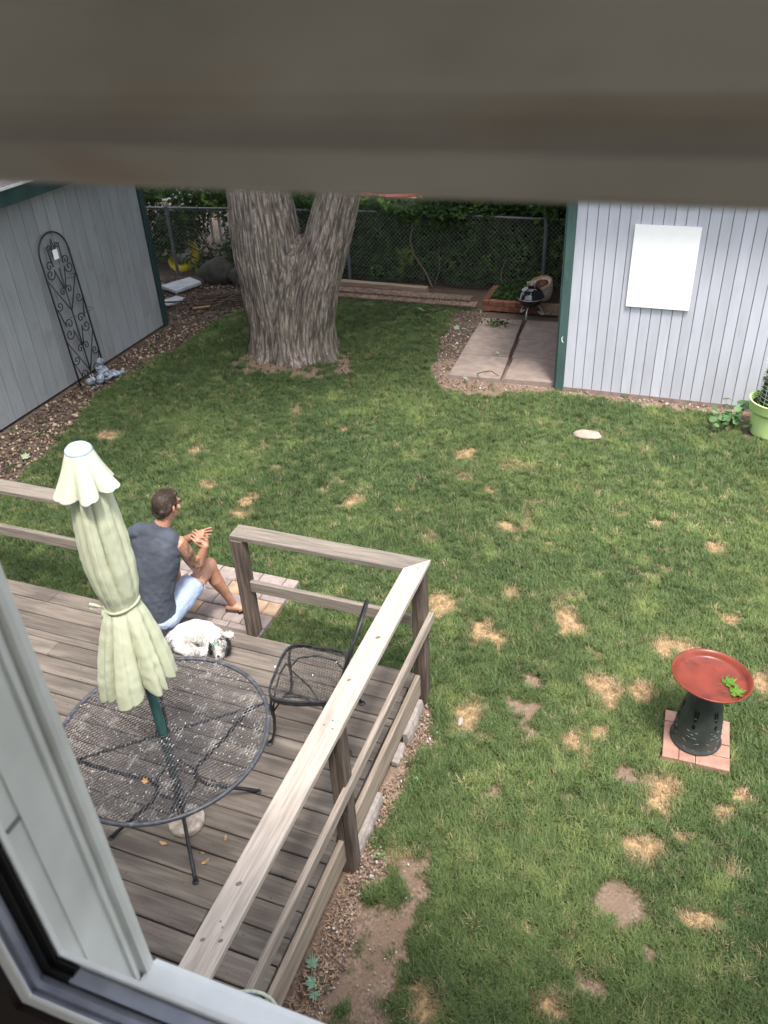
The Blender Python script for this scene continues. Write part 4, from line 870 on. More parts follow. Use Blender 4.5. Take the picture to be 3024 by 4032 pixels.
torus(MB(), (TC[0], TC[1], TZ + .002), .035, .005, 24, 8).build('umbrella_hole_ring', iron_m, tbl, True)
def tpt(a, r_, z): return (TC[0] + r_ * math.cos(a), TC[1] + r_ * math.sin(a), z)
AZ = [R(-52), R(43), R(-143), R(128)]; RODA = 41
for a_, r_ in ((14, TR), (194, TR), (104, TR * .98), (284, TR * .98)): MB().tube([tpt(R(RODA + a_ - 14), .03, TZ - .012), tpt(R(RODA + a_ - 14), r_, TZ - .012)], .008 if a_ in (14, 194) else .005, 6).build('support_rod', iron_m, tbl)
for a_ in AZ:
    MB().tube([tpt(a_, .50, TZ - .03), tpt(a_, .46, TZ - .05), tpt(a_, .30, TZ - .20), tpt(a_, .13, TZ - .34), tpt(a_, .10, TZ - .42), tpt(a_, .16, TZ - .52), tpt(a_, .33, TZ - .645), tpt(a_, .405, TZ - .70), tpt(a_, .43, TZ - .722)], [.011] * 9, 8).build('leg', iron_m, tbl, True)
    MB().lathe([(.019, 0), (.019, .006), (.012, .012)], 14, tpt(a_, .43, DZ)).build('foot', iron_m, tbl)
torus(MB(), (TC[0], TC[1], TZ - .40), .115, .008, 32, 8).build('leg_ring', iron_m, tbl, True)

ub = thing('umbrella_stand', 'round pale stone umbrella base under the black mesh table', 'umbrella stand', (TC[0] + .02, TC[1] - .03, DZ))
MB().lathe([(.10, 0), (.105, .008), (.105, .035), (.097, .043), (.03, .05), (.03, .09), (.028, .14)], 40, (TC[0] + .02, TC[1] - .03, DZ)).build('base', base_m, ub, True)

um = thing('patio_umbrella', 'closed pale green patio umbrella tied shut and standing in the round table', 'umbrella', (TC[0], TC[1], DZ))
MB().tube([(TC[0] + .01, TC[1] - .02, DZ + .07), (TC[0], TC[1], TZ), (TC[0] - .012, TC[1] + .01, 2.72)], .0255, 24).build('pole', teal_pole, um, True)
KF = [random.uniform(0, 6.28) for _ in range(12)]
def folds(t, z, sharp=1.):
    tt = t + .20 * math.sin(2 * t + KF[0] + z * .6) + .12 * math.sin(3 * t + KF[1] - z)
    a = abs(math.sin(4 * tt + KF[2])) ** .8; b_ = abs(math.sin(7.5 * tt + KF[3] + z * .5)) ** .9; c = .5 + .5 * math.sin(17 * tt + KF[4] + z * 2)
    a = abs(math.sin(3.0 * tt + KF[2])) ** .42; b_ = abs(math.sin(6.5 * tt + KF[3] + z * .4)) ** .5
    return .74 * a + .20 * b_ + .06 * c
def cpro(z):
    zs = [1.36, 1.42, 1.5, 1.62, 1.75, 1.86, 1.905, 1.93, 1.96, 2.02, 2.15, 2.28, 2.4, 2.5, 2.62, 2.70]
    rs = [.146, .145, .142, .130, .112, .092, .080, .077, .080, .090, .098, .095, .088, .080, .068, .052]
    am = [.55, .53, .50, .44, .32, .18, .06, .05, .08, .16, .24, .25, .24, .2, .1, .05]
    return float(np.interp(z, zs, rs)), float(np.interp(z, zs, am))
def ucx(z): return (float(np.interp(z, [1.4, 1.9, 2.2, 2.45, 2.75], [-2.358, -2.335, -2.350, -2.350, -2.348])), float(np.interp(z, [1.4, 1.9, 2.75], [2.335, 2.352, 2.366])))
mb = MB(); rr = []; NT = 220
for k in range(120):
    z = 2.70 - (2.70 - 1.36) * k / 119; R0, A0 = cpro(z); c = ucx(z); ring = []
    for j in range(NT):
        t = 2 * math.pi * j / NT; f_ = folds(t, z); r_ = R0 * (1 + A0 * (f_ - .55) * 1.6)
        q = max(0, (1.62 - z) / .26); zz = z + q * (.05 * (1 - f_) * 1.6 + .05 * (1 + math.cos(t)) - .03)
        ring.append((c[0] + r_ * math.cos(t), c[1] + r_ * math.sin(t), zz))
    rr.append(ring)
o = mb.rings(rr, cap=False).build('canopy', canopy_m, um, True); displace(o, .045, .007, 3)
sol = o.modifiers.new('thickness', 'SOLIDIFY'); sol.thickness = .002
mb = MB(); rr = []
for k in range(44):
    q = k / 43; z = 2.742 - .185 * q; R0 = .055 + .054 * q ** .9 + .008 * q * q; A0 = .02 + .50 * q ** 1.4; c = ucx(z); ring = []
    for j in range(NT):
        t = 2 * math.pi * j / NT; tt = t + .22 * math.sin(2 * t + 1.1); f_ = .82 * abs(math.sin(2.5 * tt + .9)) ** .8 + .18 * abs(math.sin(5.5 * tt + 2)) ** .8; r_ = R0 * (1 + A0 * (f_ - .5) * 1.2)
        ring.append((c[0] + r_ * math.cos(t), c[1] + r_ * math.sin(t), z - q * q * .012 * f_ + q * .03 * max(0, math.cos(t - .3)) * q))
    rr.append(ring)
o = mb.rings(rr, cap=False).build('top_flap', valance_m, um, True); sol = o.modifiers.new('thickness', 'SOLIDIFY'); sol.thickness = .002
c = ucx(2.75); MB().lathe([(.012, -.02), (.057, -.012), (.059, .0), (.055, .012), (.042, .024), (.022, .031), (.003, .033)], 36, (c[0], c[1], 2.745)).build('cap', cap_m, um, True)
MT_ = Matrix.Translation((*ucx(1.925), 1.925)) @ Matrix.Rotation(R(-9), 4, 'Y') @ Matrix.Rotation(R(5), 4, 'X')
mb = MB(); rr = []
for j in range(81):
    t = 2 * math.pi * j / 80; r_ = .083 * (1 + .03 * math.sin(3 * t)); 
    rr.append([MT_ @ Vector((r_ * math.cos(t), r_ * math.sin(t), h)) for h in (-.010, .010)] + [MT_ @ Vector(((r_ + .003) * math.cos(t), (r_ + .003) * math.sin(t), h)) for h in (.010, -.010)])
mb.rings(rr, cap=False).build('tie_band', canopy_m, um, True)
kp = MT_ @ Vector((-.074, -.045, 0))
mb = MB()
for pts in ([(0, 0, 0), (-.025, -.02, .025), (-.055, -.03, .035), (-.06, -.035, .012), (-.03, -.02, .0)], [(0, 0, 0), (.0, -.018, -.03), (-.012, -.02, -.055), (-.01, -.01, -.03), (0, 0, 0)], [(0, 0, 0), (.008, -.016, -.04), (.014, -.024, -.085), (.02, -.03, -.12)], [(0, 0, 0), (.018, -.02, -.04), (.026, -.03, -.10)]):
    mb.tube([kp + Vector(p) for p in pts], .009, 6, r2=.0025)
mb.ell(kp, .012, .012, .012, 8)
mb.build('bow', canopy_m, um, True)

# chair, local frame: +Y is the way the sitter faces
chair = thing('patio_chair', 'black wrought iron patio chair with mesh seat standing beside the railing', 'chair', (-1.892, 3.24, DZ), R(100), local=True)
SW, SD, SH = .235, .215, .45
def seatp(t):
    x, y = math.cos(t), math.sin(t); e = .42
    X_ = math.copysign(abs(x) ** e, x) * (SW + .015 * (y > 0)); Y_ = math.copysign(abs(y) ** e, y) * SD
    return X_, Y_
def inseat(x, y):
    return (abs(x) / SW) ** 4.6 + (abs(y) / SD) ** 4.6 < .95
mb = MB(); diamond(mb, inseat, -.26, .26, -.26, .26, .013, .0165, SH, .0022, R(8), zf=lambda x, y: SH - .004 - .012 * (1 - (x / SW) ** 2) * (1 - (y / SD) ** 2)); mb.build('seat_mesh', cmesh_m, chair)
rr = [seatp(2 * math.pi * k / 72) for k in range(73)]
mb = MB(); R4 = []
for k in range(73):
    x, y = rr[k]; nrm_ = Vector((x, y, 0)).normalized(); R4.append([(x - nrm_.x * .003, y - nrm_.y * .003, SH - .030), (x + nrm_.x * .003, y + nrm_.y * .003, SH - .030), (x + nrm_.x * .003, y + nrm_.y * .003, SH + .003), (x - nrm_.x * .012, y - nrm_.y * .012, SH + .003), (x - nrm_.x * .012, y - nrm_.y * .012, SH - .002), (x - nrm_.x * .003, y - nrm_.y * .003, SH - .002)])
mb.rings(R4, cap=False).build('seat_frame', iron_m, chair)
for sx in (-1, 1):
    for sy in (-1, 1):
        mb = MB()
        for o_ in (-.010, .010):
            if sy > 0: pts = [(sx * .20 + o_, .185, SH - .03), (sx * .205 + o_, .20, SH - .10), (sx * .19 + o_ * .9, .195, SH - .22), (sx * .195 + o_ * .6, .205, SH - .33), (sx * .205 + o_ * .4, .225, .045), (sx * .21, .25, .012)]
            else: pts = [(sx * .20 + o_, -.19, SH - .02), (sx * .195 + o_, -.195, SH - .12), (sx * .19 + o_ * .8, -.20, SH - .25), (sx * .20 + o_ * .5, -.235, .08), (sx * .205, -.265, .012)]
            mb.tube(pts, .0075, 7)
        mb.build('leg', iron_m, chair, True)
        MB().lathe([(.024, 0), (.022, .006), (.01, .012)], 14, (sx * .208, .25 if sy > 0 else -.265, 0)).build('foot', iron_m, chair)
for sx in (-1, 1):   # scroll braces under the seat sides and front
    MB().tube([(sx * .195, .19, SH - .16), (sx * .17, .12, SH - .05), (sx * .18, 0, SH - .025), (sx * .19, -.12, SH - .06), (sx * .19, -.19, SH - .18)], .006, 6).build('brace', iron_m, chair, True)
MB().tube([(-.19, .195, SH - .16), (-.12, .19, SH - .06), (0, .19, SH - .03), (.12, .19, SH - .06), (.19, .195, SH - .16)], .006, 6).build('brace', iron_m, chair, True)
MB().tube([(-.19, -.18, SH - .2), (-.02, 0, SH - .10), (.19, .18, SH - .2)], .006, 6).build('brace', iron_m, chair, True)
def bk(u, h): return (u, -.21 - .30 * (h - .02) - .02 * math.cos(u * 5), SH + h)
out = []
for k in range(41):
    t = math.pi * k / 40; out.append(bk(.215 * math.cos(t), .30 + .26 * math.sin(t) ** .8))
MB().tube([bk(.15, -.02), bk(.19, .12)] + out + [bk(-.19, .12), bk(-.15, -.02)], .0105, 8).build('back_frame', iron_m, chair, True)
inn = [bk(.15 * math.cos(math.pi * k / 24), .24 + .22 * math.sin(math.pi * k / 24)) for k in range(25)]
MB().tube([bk(.09, .0)] + inn + [bk(-.09, .0)], .007, 6).build('back_hoop', iron_m, chair, True)
MB().tube([bk(.19, .12), bk(.1, .155), bk(0, .14), bk(-.1, .155), bk(-.19, .12)], .007, 6).build('back_bar', iron_m, chair, True)
mb = MB(); k0 = len(mb.v)
diamond(mb, lambda x, y: abs(x) < .13 and .02 < y < .13 or (x / .21) ** 2 + ((y - .29) / .265) ** 2 < .93 and y > .13, -.24, .24, 0, .6, .013, .0165, 0, .0022, 0)
mb.v = [bk(x, y) for x, y, z in mb.v]; mb.build('back_mesh', cmesh_m, chair)
for q, (x, y) in enumerate(((.02, .224), (-.02, -.03), (.11, -.15))): MB().ell((x, y, SH + .006), .009 - .003 * (q > 0), .007 - .003 * (q > 0), .004, 8, k=5).build('white_spot', offwhite, chair, True)

# ================================================================ kettle grill
GX, GY, GZ = -2.23, 11.42, .045
gr = thing('kettle_grill', 'small black round kettle grill on thin metal legs beside the white pot', 'grill', (GX, GY, GZ))
MB().lathe([(.01, .13), (.06, .135), (.12, .165), (.165, .215), (.183, .27), (.186, .285)], 40, (GX, GY, GZ), cap=True).build('bowl', black_enamel, gr, True)
lid = MB().lathe([(.19, .283), (.192, .29), (.186, .30), (.172, .345), (.14, .39), (.09, .42), (.04, .432), (.005, .434)], 40, (GX, GY, GZ)).build('lid', black_enamel, gr, True)
MB().lathe([(.192, .279), (.195, .283), (.192, .288)], 40, (GX, GY, GZ), cap=False).build('rim', alu_m, gr, True)
mb = MB(); mb.beam((GX - .065, GY - .02, GZ + .498), (GX + .065, GY + .0, GZ + .498), .028, .02, .008)
mb.build('handle', mat('pale worn grip', (.50, .46, .42), .7), lid)
mb = MB()
for s in (-1, 1): mb.tube([(GX + .05 * s, GY - .01, GZ + .425), (GX + .05 * s, GY - .01, GZ + .49)], .005, 6)
mb.build('handle_bracket', alu_m, lid)
vt = MB().lathe([(.045, 0), (.045, .004), (.006, .006)], 24, (0, 0, 0)); vt.xf(Matrix.Translation((GX - .075, GY - .07, GZ + .414)) @ Matrix.Rotation(R(30), 4, (.7, -.7, 0))); vt.build('vent_disc', mat('dull vent disc', (.42, .40, .37), .6), lid)
mb = MB()
for k in range(4): a_ = k * 1.57 + .4; hh = MB().ell((.026 * math.cos(a_), .026 * math.sin(a_), .006), .008, .008, .002, 8, k=5); hh.xf(Matrix.Translation((GX - .075, GY - .07, GZ + .414)) @ Matrix.Rotation(R(30), 4, (.7, -.7, 0))); mb.add(hh.v, hh.f)
mb.build('vent_holes', black_enamel, lid)
for a_ in (-96, 24, 144):
    a_ = R(a_); f_ = lambda r_, z: (GX + r_ * math.cos(a_), GY + r_ * math.sin(a_), GZ + z)
    MB().tube([f_(.10, .16), f_(.16, .10), f_(.20, .012), f_(.185, .006), f_(.12, .06)], .009, 8).build('leg', alu_m, gr, True)

# ================================================================ brick planter, white pot
pl = thing('brick_planter', 'low L shaped wall of loose red bricks around the weedy bed by the fence', 'planter', (-2.5, 11.7, 0))
random.seed(3)
for c_ in range(2):
    x = -2.99 + (.1 if c_ else 0)
    if c_: MB().beam((-2.99, 11.66, .035 + .078), (-2.895, 11.66, .035 + .078), .095, .07, .005).build('brick', brick_m, pl)
    while x < -2.15:
        MB().beam((x + .003, 11.66 + random.uniform(-.006, .006), .035 + c_ * .078), (x + .195, 11.665 + random.uniform(-.008, .008), .035 + c_ * .078), .095, .072, .005).build('brick', brick_m, pl); x += .2
    for k in range(3): MB().beam((-2.955 - .005, 11.73 + k * .2, .035 + c_ * .078), (-2.95, 11.92 + k * .2, .035 + c_ * .078), .095, .072, .005).build('brick', brick_m, pl)
MB().beam((-2.13, 11.63, .085), (-1.86, 11.66, .085), .07, .16, .006).build('wood_block', timber_m, pl)
MB().beam((-1.85, 11.66, .085), (-1.50, 11.70, .085), .07, .16, .006).build('wood_block', timber_m, pl)
MB().beam((-1.78, 11.62, .18), (-1.58, 11.60, .20), .095, .07, .005).build('brick', brick_m, pl)
mb = MB(); mb.box(-2.9, -1.5, 11.71, 12.4, 0, .12); mb.build('soil', soil_m, pl)
def wpz(n_): return np.stack([rng.uniform(-2.88, -2.3, n_), rng.uniform(11.72, 12.35, n_), .12 + rng.random(n_) * .1], -1)
v, f = leafcloud(700, wpz, (.015, .04)); npbuild('weeds', v, f, hedge_m, pl)['kind'] = 'stuff'
for k, (p, q, r_) in enumerate((((-1.66, 11.36, .06), (-1.42, 11.75, .42), .02), ((-1.62, 11.32, .05), (-1.5, 11.5, .2), .016), ((-1.98, 11.4, .05), (-1.92, 11.5, .12), .008))):
    o = MB().tube([p, Vector(p).lerp(Vector(q), .5) + Vector((.02, 0, .01)), q], [r_, r_ * .9, r_ * .6], 7).build('fallen_branch', stick_m if k != 1 else timber_m, smooth=True, origin=p)
    tag(o, ['thick dead branch leaning against the planter beside the teal corner board', 'short tan branch stub lying below the leaning branch', 'small forked twig on the slab beside the kettle grill'][k], 'branch')
o = MB().lathe([(.0, 0), (.14, 0), (.2, .06), (.17, .14), (.10, .18)], 18, (-1.52, 11.45, .02)).build('boulder', rock_m, smooth=True, origin=(-1.52, 11.45, 0)); tag(o, 'dark low rock tucked beside the teal corner board at the end of the slabs', 'rock')
WP = thing('flower_pot', 'white ribbed pot leaning on the planter behind the kettle grill with dry stems in it', 'pot', (-2.1, 11.76, .2))
TM = Matrix.Translation((-2.1, 11.76, .21)) @ Matrix.Rotation(R(16), 4, 'X') @ Matrix.Rotation(R(-12), 4, 'Y')
wpot = mat('aged white clay pot', (.52, .46, .39), .7, .2, (20, 20, 20))
pr_ = [(.02, 0), (.10, 0)]
for k in range(17): z = .01 + k * .0125; pr_.append((.10 + .062 * math.sin(min(1, z / .2) * 1.57) + (.003 if k % 2 else -.002), z))
pr_ += [(.168, .222), (.172, .24), (.168, .262), (.158, .268), (.148, .262), (.146, .24), (.02, .225)]
MB().lathe(pr_, 40, cap=True).xf(TM).build('pot_body', wpot, WP, True)
MB().lathe([(.169, .252), (.171, .264), (.160, .271), (.147, .266), (.147, .250)], 40, cap=False).xf(TM).build('rim', mat('bare clay rim', (.46, .24, .14), .8, .25), WP, True)
MB().lathe([(.01, .232), (.08, .24), (.147, .232)], 24).xf(TM).build('soil', soil_m, WP)
mb = MB(); random.seed(4)
for k in range(26):
    a_ = random.uniform(0, 6.28); r_ = random.uniform(0, .11); L_ = random.uniform(.03, .08); mb.tube([(r_ * math.cos(a_), r_ * math.sin(a_) - .02, .238), (r_ * math.cos(a_) + random.uniform(-L_, L_), r_ * math.sin(a_) + random.uniform(-L_, L_), .246 + random.uniform(0, .012))], .003, 4)
mb.tube([(.0, .05, .23), (-.005, .05, .31)], .004, 5)
mb.xf(TM).build('dry_stems', mat('dry reddish stems', (.30, .13, .08), .9, .3), WP)['kind'] = 'stuff'

# ================================================================ lime planter with caged plant, round leaved plant
lp = thing('plant_pot', 'large lime green ribbed pot with a wire caged plant beside the pale shed', 'pot', (.945, 8.72, 0))
prf = [(.02, .0), (.185, .0)]
for k in range(26): z = .012 + k * .0098; prf.append((.192 + .030 * z / .28 + (.0032 if k % 2 else -.001), z))
prf += [(.228, .272), (.245, .276), (.252, .30), (.262, .385), (.266, .392), (.262, .398), (.250, .397), (.243, .38), (.225, .30), (.02, .30)]
MB().lathe(prf, 56, (.945, 8.72, 0)).build('pot_body', lime_m, lp, True)
MB().lathe([(.01, .335), (.12, .34), (.232, .33)], 24, (.945, 8.72, 0)).build('soil', soil_m, lp)
mb = MB()
for k in range(12): torus(mb, (.96, 8.74, .345 + .045 * k), .19, .0016, 28, 4)
for k in range(16): a_ = k * math.pi / 8; mb.tube([(.96 + .19 * math.cos(a_), 8.74 + .19 * math.sin(a_), .33), (.96 + .19 * math.cos(a_), 8.74 + .19 * math.sin(a_), .86)], .0016, 4)
mb.build('wire_cage', mat('white coated wire', (.6, .62, .6), .5), lp)['kind'] = 'stuff'
def cpz(n_): a_ = rng.uniform(0, 6.28, n_); r_ = .21 * np.sqrt(rng.random(n_)); z = rng.random(n_); return np.stack([.95 + r_ * np.cos(a_) * (1 - .3 * z), 8.73 + r_ * np.sin(a_) * (1 - .3 * z), .34 + z * .42], -1)
v, f = leafcloud(800, cpz, (.02, .045)); npbuild('foliage', v, f, mat('pepper plant leaf', (.055, .12, .05), .6, .3, (9, 9, 9), trans=.2), lp)['kind'] = 'stuff'
MB().tube([(.95, 8.73, .33), (.96, 8.74, .7)], .008, 6).build('stem', stem_m, lp)
na_ = thing('leafy_plant', 'low plant with round green leaves beside the lime green pot', 'plant', (.56, 8.80, 0))
random.seed(12)
lf = None
for k in range(46):
    x = .56 + random.gauss(0, .12); y_ = 8.80 + random.gauss(0, .12)
    if x > .72: x -= .12
    if y_ > 9.15: y_ = 9.1
    z = .05 + .23 * random.random() * (1 - min(1, abs(x - .56) / .3)) + (.07 if y_ > 8.9 else 0); s = random.uniform(.030, .050)
    if lf is None:
        mb = MB(); ring = [(1.0 * math.cos(t) * (1 + .06 * math.cos(5 * t)), 1.0 * math.sin(t) * (1 + .06 * math.cos(5 * t)), .10) for t in [2 * math.pi * j / 14 for j in range(14)]]
        mb.v = [(0, 0, 0)] + ring; mb.f = [(0, 1 + j, 1 + (j + 1) % 14) for j in range(14)]; mb.mi = [0] * 14
        lf = mb.build('leaf', nast_m); o = lf
    else: o = lf.copy(); col.objects.link(o)
    o.parent = na_; o.location = (x - .56, y_ - 8.80, z); o.scale = (s, s, s); o.rotation_euler = (random.uniform(.1, .7), random.uniform(-.4, .4), random.uniform(0, 6))
    MB().tube([(.56 + (x - .56) * .3, 8.80 + (y_ - 8.80) * .3, 0), (x, y_, z)], .0022, 4).build('leaf_stalk', stem_m, na_)

# ================================================================ bird bath
pad = bpy.data.objects.new('brick_pad', None); col.objects.link(pad); pad.location = (.45, 4.1, 0); pad['_o'] = (.45, 4.1, 0.); pad.rotation_euler = (0, 0, 0)
tag(pad, 'square pad of salmon bricks laid in the lawn under the bird bath', 'brick pad')
u = .1035
lay = [(0, 0, 1, 2), (1, 0, 1, 2), (2, 0, 2, 1), (2, 1, 2, 1), (0, 2, 2, 1), (0, 3, 2, 1), (2, 2, 1, 2), (3, 2, 1, 2)]
for (a_, b_, w_, h_) in lay:
    x0 = -.208 + a_ * u; y0 = -.205 + b_ * u * 1.02; mb = MB(); 
    if w_ >= h_: mb.beam((x0 + .002, y0 + h_ * u * .51, .016), (x0 + w_ * u - .002, y0 + h_ * u * .51, .016 + random.uniform(-.003, .003)), h_ * u - .003, .05, .004)
    else: mb.beam((x0 + w_ * u / 2, y0 + .002, .016), (x0 + w_ * u / 2, y0 + h_ * u * 1.02 - .002, .016 + random.uniform(-.003, .003)), w_ * u - .003, .05, .004)
    mb.xf(Matrix.Translation((.455, 4.1, 0)) @ Matrix.Rotation(R(1.5), 4, 'Z')); mb.build('brick', padbrick_m, pad)
bb = thing('bird_bath', 'red glazed bird bath bowl on a dark green pierced clay pedestal', 'bird bath', (.445, 4.11, .04))
pc = (.445, 4.115, .042)
def pedr(t, q, z): return 1
ped = MB().lathe([(.02, 0), (.158, 0), (.163, .012), (.158, .024), (.150, .030), (.150, .05), (.147, .10), (.142, .17), (.134, .24), (.122, .31), (.106, .375), (.088, .43), (.076, .47), (.074, .50), (.08, .515), (.02, .515)], 64, pc).build('pedestal', ped_m, bb, True)
# pierced floral openings and raised flower relief
def pr_at(z): return float(np.interp(z, [.03, .10, .17, .24, .31, .375, .43], [.150, .147, .142, .134, .122, .106, .088]))
def ppt(a_, z, o_=0): r_ = pr_at(z) + o_; return Vector((pc[0] + r_ * math.cos(a_), pc[1] + r_ * math.sin(a_), pc[2] + z))
rm = mat('worn relief edge', (.085, .105, .105), .4, .3, (20, 20, 20), spec=.5)
for a0 in (-178, -118, -58, 2, 62, 122):
    a0 = R(a0 + 12)
    for da, z, w_, h_ in ((0, .30, .10, .04), (-.09, .325, .05, .03), (.09, .325, .05, .03), (0, .225, .09, .02)):
        pts = [ppt(a0 + da + w_ * math.cos(t), z + h_ * math.sin(t), .0012) for t in [2 * math.pi * j / 12 for j in range(12)]]
        mb = MB(); mb.v = [tuple(p) for p in pts]; mb.f = [tuple(range(12))]; mb.mi = [0]; mb.build('opening', rubber, ped)
    for (da, z, rr_, t0, t1) in ((0, .275, .11, 1, 2.3), (-.2, .17, .10, .6, 2.2), (.2, .17, .10, .9, 2.6), (-.13, .12, .12, .6, 2.5), (.13, .12, .12, .6, 2.5), (0, .15, .08, .5, 2.7), (-.36, .07, .2, .4, 1.6), (.36, .07, .2, 1.5, 2.7), (0, .06, .28, 3.6, 5.8)):
        MB().tube([ppt(a0 + da + rr_ * math.cos(t0 + (t1 - t0) * k / 8), z + rr_ * .14 * math.sin(t0 + (t1 - t0) * k / 8), .001) for k in range(9)], [.001] + [.0035] * 7 + [.001], 6).build('relief', rm, ped, True)
BM = Matrix.Translation((.452, 4.095, .575)) @ Matrix.Rotation(R(-3.0), 4, 'X') @ Matrix.Rotation(R(2.0), 4, 'Y')
MB().lathe([(.02, -.03), (.09, -.028), (.16, -.005), (.215, .028), (.236, .05), (.2415, .056), (.243, .061), (.239, .065), (.233, .062), (.224, .05), (.216, .040), (.213, .033), (.205, .026), (.19, .021), (.16, .0195), (.10, .019), (.05, .019), (.01, .019)], 80).xf(BM).build('bowl', terra, bb, True)
wt = MB().lathe([(.2115, .0315), (.1, .0315), (.001, .0315)], 64).xf(BM); wt.f = wt.f[:-2] + [wt.f[-1]]; wt.mi = wt.mi[:-1]
water = bpy.data.materials.new('shallow clear water'); water.use_nodes = True; wb_ = water.node_tree.nodes['Principled BSDF']
wn = water.node_tree; fr_ = wn.nodes.new('ShaderNodeFresnel'); fr_.inputs[0].default_value = 1.33; gs = wn.nodes.new('ShaderNodeBsdfGlossy'); gs.inputs['Roughness'].default_value = .03; tp0 = wn.nodes.new('ShaderNodeBsdfTransparent'); mm = wn.nodes.new('ShaderNodeMixShader'); wn.links.new(fr_.outputs[0], mm.inputs[0]); wn.links.new(tp0.outputs[0], mm.inputs[1]); wn.links.new(gs.outputs[0], mm.inputs[2]); wn.links.new(mm.outputs[0], wn.nodes['Material Output'].inputs[0])
wo = wt.build('water', water, origin=(.45, 4.09, .6)); tag(wo, 'shallow clear water in the red bird bath bowl', 'water')
def maple(name, c, s, rz, tilt, m, label, cat='leaf', group=None, curl=.25):
    mb = MB(); pts = []
    tips = [(-150, .38), (-118, .62), (-95, .40), (-62, .95), (-35, .52), (-18, .72), (0, .58), (0, 1.15)]
    prof = [(0, 1.12), (9, .72), (18, .80), (27, .55), (40, .62), (48, .98), (57, .66), (66, .70), (74, .42), (92, .48), (100, .72), (112, .48), (135, .42), (158, .22), (176, .10)]
    ang_ = [(90 - a_, r_) for a_, r_ in prof] ; full = [(90 - a_, r_) for a_, r_ in prof] + [(90 + a_, r_) for a_, r_ in prof[::-1] if a_ > 0]
    V = [(0, 0, 0)]
    for a_, r_ in full: x, y = r_ * math.cos(R(a_)), r_ * math.sin(R(a_)); V.append((x, y, curl * (x * x * .8 - .25 * abs(x)) + .08 * math.sin(a_ * .3)))
    k = len(full); mb.v = V; mb.f = [(0, 1 + (j + 1) % k, 1 + j) for j in range(k)]; mb.mi = [0] * k
    mb.tube([(0, 0, 0), (.02, -.4, -.02), (-.05, -.85, .03)], .025, 4)
    mb.xf(Matrix.Translation(c) @ Matrix.Rotation(rz, 4, 'Z') @ Matrix.Rotation(tilt, 4, 'X') @ Matrix.Scale(s, 4)); o = mb.build(name, m, origin=c); return tag(o, label, cat, group)
maple('maple_leaf', (.545, 4.085, .612), .068, R(-55), .1, leaf_fresh, 'upper of two fresh green maple leaves floating in the bird bath', group='green leaves in the bird bath')
maple('maple_leaf', (.585, 4.015, .613), .072, R(-75), .15, leaf_fresh, 'lower of two fresh green maple leaves floating in the bird bath', group='green leaves in the bird bath')

# ================================================================ fallen leaves and stones
maple('maple_leaf', (-6.69, 5.95, .03), .07, .6, .4, leaf_pale, 'large pale maple leaf on the chip bed above the far left railing')
maple('maple_leaf', (-3.83, 11.3, .05), .075, 2.2, .5, leaf_pale, 'pale leaf on the lawn just in front of the scalloped edging')
maple('maple_leaf', (-5.57, 7.94, .045), .055, 4.2, .6, leaf_pale, 'pale leaf on the lawn in front of the big tree')
for k, (x, y_, z, s, rz, lb) in enumerate(((-3.13, 10.75, .03, .08, .4, 'pale leaf on the bare soil, leftmost by the concrete slabs'), (-2.97, 10.69, .05, .08, 2.4, 'pale leaf on the left edge of the concrete slabs'), (-2.87, 10.79, .07, .09, 3.4, 'larger pale leaf where the slabs meet the soil'), (-2.62, 10.88, .08, .07, 5.1, 'pale leaf on the slab below the green clump of leaves'), (-2.33, 9.93, .075, .05, 1.2, 'small pale leaf in the middle of the concrete slabs'), (-2.36, 9.38, .06, .05, 5.1, 'crumpled pinkish leaf on the nearest left slab'), (-2.53, 9.14, .04, .075, 2.1, 'long pale leaf at the near edge of the slabs'), (-2.39, 8.72, .04, .05, 4.1, 'pale leaf on the grass edge in front of the slabs'))):
    maple('maple_leaf', (x, y_, z), s * .85, rz, .5, leaf_pale if k != 5 else straw_m, lb)
o_ = thing('leafy_twig', 'fallen twig with drooping green leaves on the far left slab', 'twig', (-2.55, 10.95, .06))
MB().tube([(-2.75, 10.88, .07), (-2.5, 10.98, .075), (-2.25, 11.0, .06)], .004, 5).build('stem', stick_m, o_)
def tw(n_): return np.stack([rng.normal(-2.56, .09, n_), rng.normal(10.94, .05, n_), .075 + rng.random(n_) * .04], -1)
v, f = leafcloud(50, tw, (.02, .045)); npbuild('leaves', v, f, hedge_m, o_)['kind'] = 'stuff'
for k, (x, y_, lb) in enumerate(((-1.345, 1.93, 'blue green leaf on the soil by the deck, top of three'), (-1.30, 1.85, 'blue green leaf on the soil by the deck, middle of three'), (-1.275, 1.80, 'blue green leaf on the soil by the deck, lowest of three'))):
    maple('maple_leaf', (x, y_, .03), .055 - .01 * (k == 2), k * 1.7 + .4, .2, leaf_blue, lb)
maple('dry_leaf', (-2.207, 2.035, TZ + .012), .026, 1.0, .5, leaf_dry, 'curled tan dry leaf lying on the mesh table top', curl=1.2)
